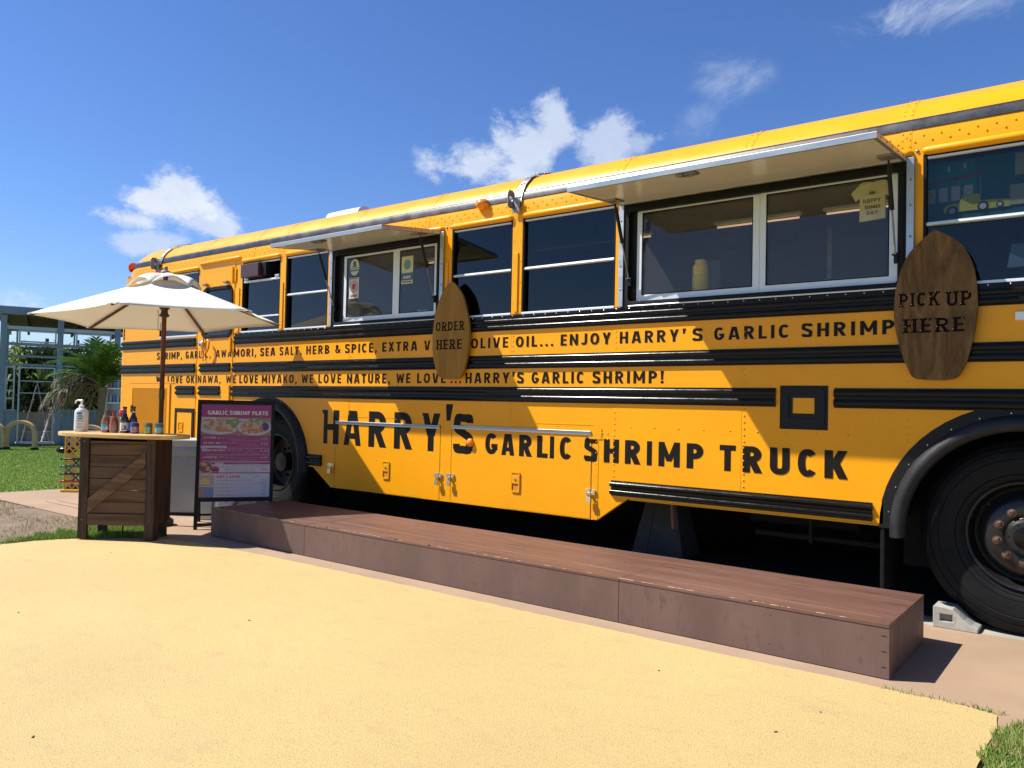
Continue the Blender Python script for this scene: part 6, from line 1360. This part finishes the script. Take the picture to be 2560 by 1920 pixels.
# ---------------- palm
pc = Vector((-14.78, 6.84)); CZ = 1.36
t = thing('palm_tree', 'small palm with green upright fronds and brown dead drooping fronds by the lawn', 'palm', (pc.x, pc.y, 0))
b = MB(); b.tube([(pc.x-.02, pc.y, -.01), (pc.x-.02, pc.y, .5), (pc.x, pc.y, .9), (pc.x+.03, pc.y, CZ)], [.075, .055, .055, .075], 12); b.build('trunk', mat('palm_trunk', (.20, .17, .10), .85, var=.4, vscale=14, stretch=(1, 1, 3), bump=.006, bscale=20), t, smooth=50)
PG = mat('palm_green', (.085, .17, .022), .45, translucent=.25); PG2 = mat('palm_green_dark', (.04, .10, .016), .5, translucent=.2); PB = mat('palm_brown_dead', (.15, .11, .075), .8, translucent=.15); PB2 = mat('palm_grey_dead', (.24, .19, .15), .85)
rp = random.Random(21)
def frond(az, el, L, m, droop, dead=False):
    b = MB(); d0 = Vector((math.cos(az)*math.cos(el), math.sin(az)*math.cos(el), math.sin(el))); pts_ = []; p = Vector((pc.x+.03, pc.y, CZ)); d = d0.copy(); n = 16; st = L/n
    for i in range(n+1):
        pts_.append(p.copy()); d = (d+Vector((0, 0, -droop*(.4+i/n)))).normalized(); p = p+d*st
    b.tube(pts_, [.014*(1-.8*i/n)+.002 for i in range(n+1)], 5)
    for i in range(2, n+1):
        for sub in (0, .5):
            if (i == n and sub) or (dead and rp.random() < .42): continue
            q = pts_[i].lerp(pts_[min(i+1, n)], sub); dd = (pts_[min(i+1, n)]-pts_[i-1]).normalized(); sd = dd.cross(Vector((0, 0, 1))).normalized(); f_ = i/n; ll = L*.34*math.sin(math.pi*min(1, .12+f_*.86))**.7+.04
            for s_ in (-1, 1):
                ld = (sd*s_*.75+dd*.65+Vector((0, 0, .05 if not dead else -.40))+Vector([rp.uniform(-.16, .16)*(3.2 if dead else 1) for _ in range(3)])).normalized(); w_ = .026 if not dead else .020
                a = q; m1 = q+ld*ll*.5; e = q+ld*ll+Vector((0, 0, -.14*ll-(.35*ll if dead else 0))); wv = dd*w_*.5
                b.add([a-wv, a+wv, m1+wv*1.1, m1-wv*1.1, e], [(0, 1, 2, 3), (3, 2, 4)])
    b.build('frond', m, t, flipfix=False)
for k in range(15): frond(k*2.4+rp.uniform(-.3, .3), rp.uniform(.75, 1.45), rp.uniform(.75, 1.0), (PG, PG2)[k % 2], rp.uniform(.04, .08))
for az, el, L in ((3.5, .9, 1.05), (3.9, .65, 1.05), (4.3, .9, 1.0), (3.2, .6, 1.1), (3.7, .35, 1.0), (4.0, 1.1, 1.0), (.6, 1.0, .85), (5.4, 1.1, .8), (.2, .7, .7)): frond(az, el, L, (PG, PG2)[int(el*10) % 2], .09)
for k in range(9): frond(2.8+k*.22+rp.uniform(-.1, .1), rp.uniform(.0, .9), rp.uniform(.8, 1.25), (PB, PB2)[k % 2], rp.uniform(.09, .15), True)
for az, el, L in ((3.6, .55, 1.15), (3.3, .35, 1.15), (4.0, .30, 1.0), (3.75, .05, .95), (3.4, .75, 1.1)): frond(az, el, L, (PG, PG2)[int(el*20) % 2], .10)
# ---------------- screw pine thicket behind the pavilion
SPG = [mat('screwpine_green', (.22, .32, .08), .5, translucent=.35), mat('screwpine_light', (.46, .50, .22), .5, translucent=.3), mat('screwpine_dark', (.10, .17, .045), .6, translucent=.2), mat('screwpine_dry', (.26, .20, .12), .8)]
rs = random.Random(4)
def screwpine(c, R_, H_, nros, label):
    t = thing('screw_pine', label, 'shrub', (c.x, c.y, 0), 'screw pines behind the steel frame pavilion'); crown = MB(); tr = MB()
    for k in range(nros):
        a = rs.uniform(0, 6.283); rr_ = R_*math.sqrt(rs.random()); hz = H_*(.25+.75*rs.random()**.55)*(1-.25*(rr_/R_)**2); p = Vector((c.x+rr_*math.cos(a), c.y+rr_*math.sin(a), hz))
        if k % 4 == 0: tr.tube([(c.x+rr_*.3*math.cos(a), c.y+rr_*.3*math.sin(a), 0), (p.x, p.y, p.z*.6), tuple(p)], [.06, .04, .03], 6)
        nl = 22
        for j in range(nl):
            az = j*2.4+rs.uniform(-.3, .3); el = rs.uniform(-.3, 1.3); L = rs.uniform(.45, .75); d = Vector((math.cos(az)*math.cos(el), math.sin(az)*math.cos(el), math.sin(el))); s_ = Vector((-math.sin(az), math.cos(az), 0))*.030
            m1 = p+d*L*.55; e = p+d*L*.95+Vector((0, 0, -.30*L)); crown.m = 3 if rs.random() < .07 else (1 if el > .7 and rs.random() < .5 else rs.choice((0, 0, 2))) if hz > H_*.45 else rs.choice((2, 2, 0, 3))
            crown.add([p-s_, p+s_, m1+s_*.9, m1-s_*.9, e], [(0, 1, 2, 3), (3, 2, 4)])
    crown.build('crown', SPG, t, flipfix=False); tr.build('trunk', mat('screwpine_trunk', (.17, .14, .11), .9), t, smooth=50)
k = 0
desc = ['low spreading screw pine behind the left end of the pavilion', 'tall dense screw pine behind the left window bays', 'screw pine with pale leaf tips behind the tall open frame', 'dark screw pine behind the second steel column', 'bushy screw pine behind the palm', 'tall screw pine just left of the truck', 'screw pine half hidden behind the vending machine', 'screw pine hidden mostly by the truck']
for row, (d_, n_) in enumerate(((25.0, 8), (29.5, 8))):
    for i in range(n_):
        az = math.radians(-73.5+i*2.55+row*1.2); c = Vector((math.sin(az)*d_, math.cos(az)*d_)); d2 = d_
        H_ = (2.35 if row == 0 else 2.75)+rs.uniform(-.18, .22); screwpine(c, 1.15 if row == 0 else 1.3, H_, 85, desc[i] if row == 0 else desc[i].replace('screw pine', 'rear-row screw pine'))
# ---------------- covered manhole line on the paving
b = MB(); b.box(-9.6, -8.75, 3.86, 3.868, .0008, .002); b.box(-9.6, -9.0, 3.99, 3.997, .0008, .002); o = b.build('paving_joint', mat('dark_joint', (.07, .05, .04), .9)); o['kind'] = 'structure'
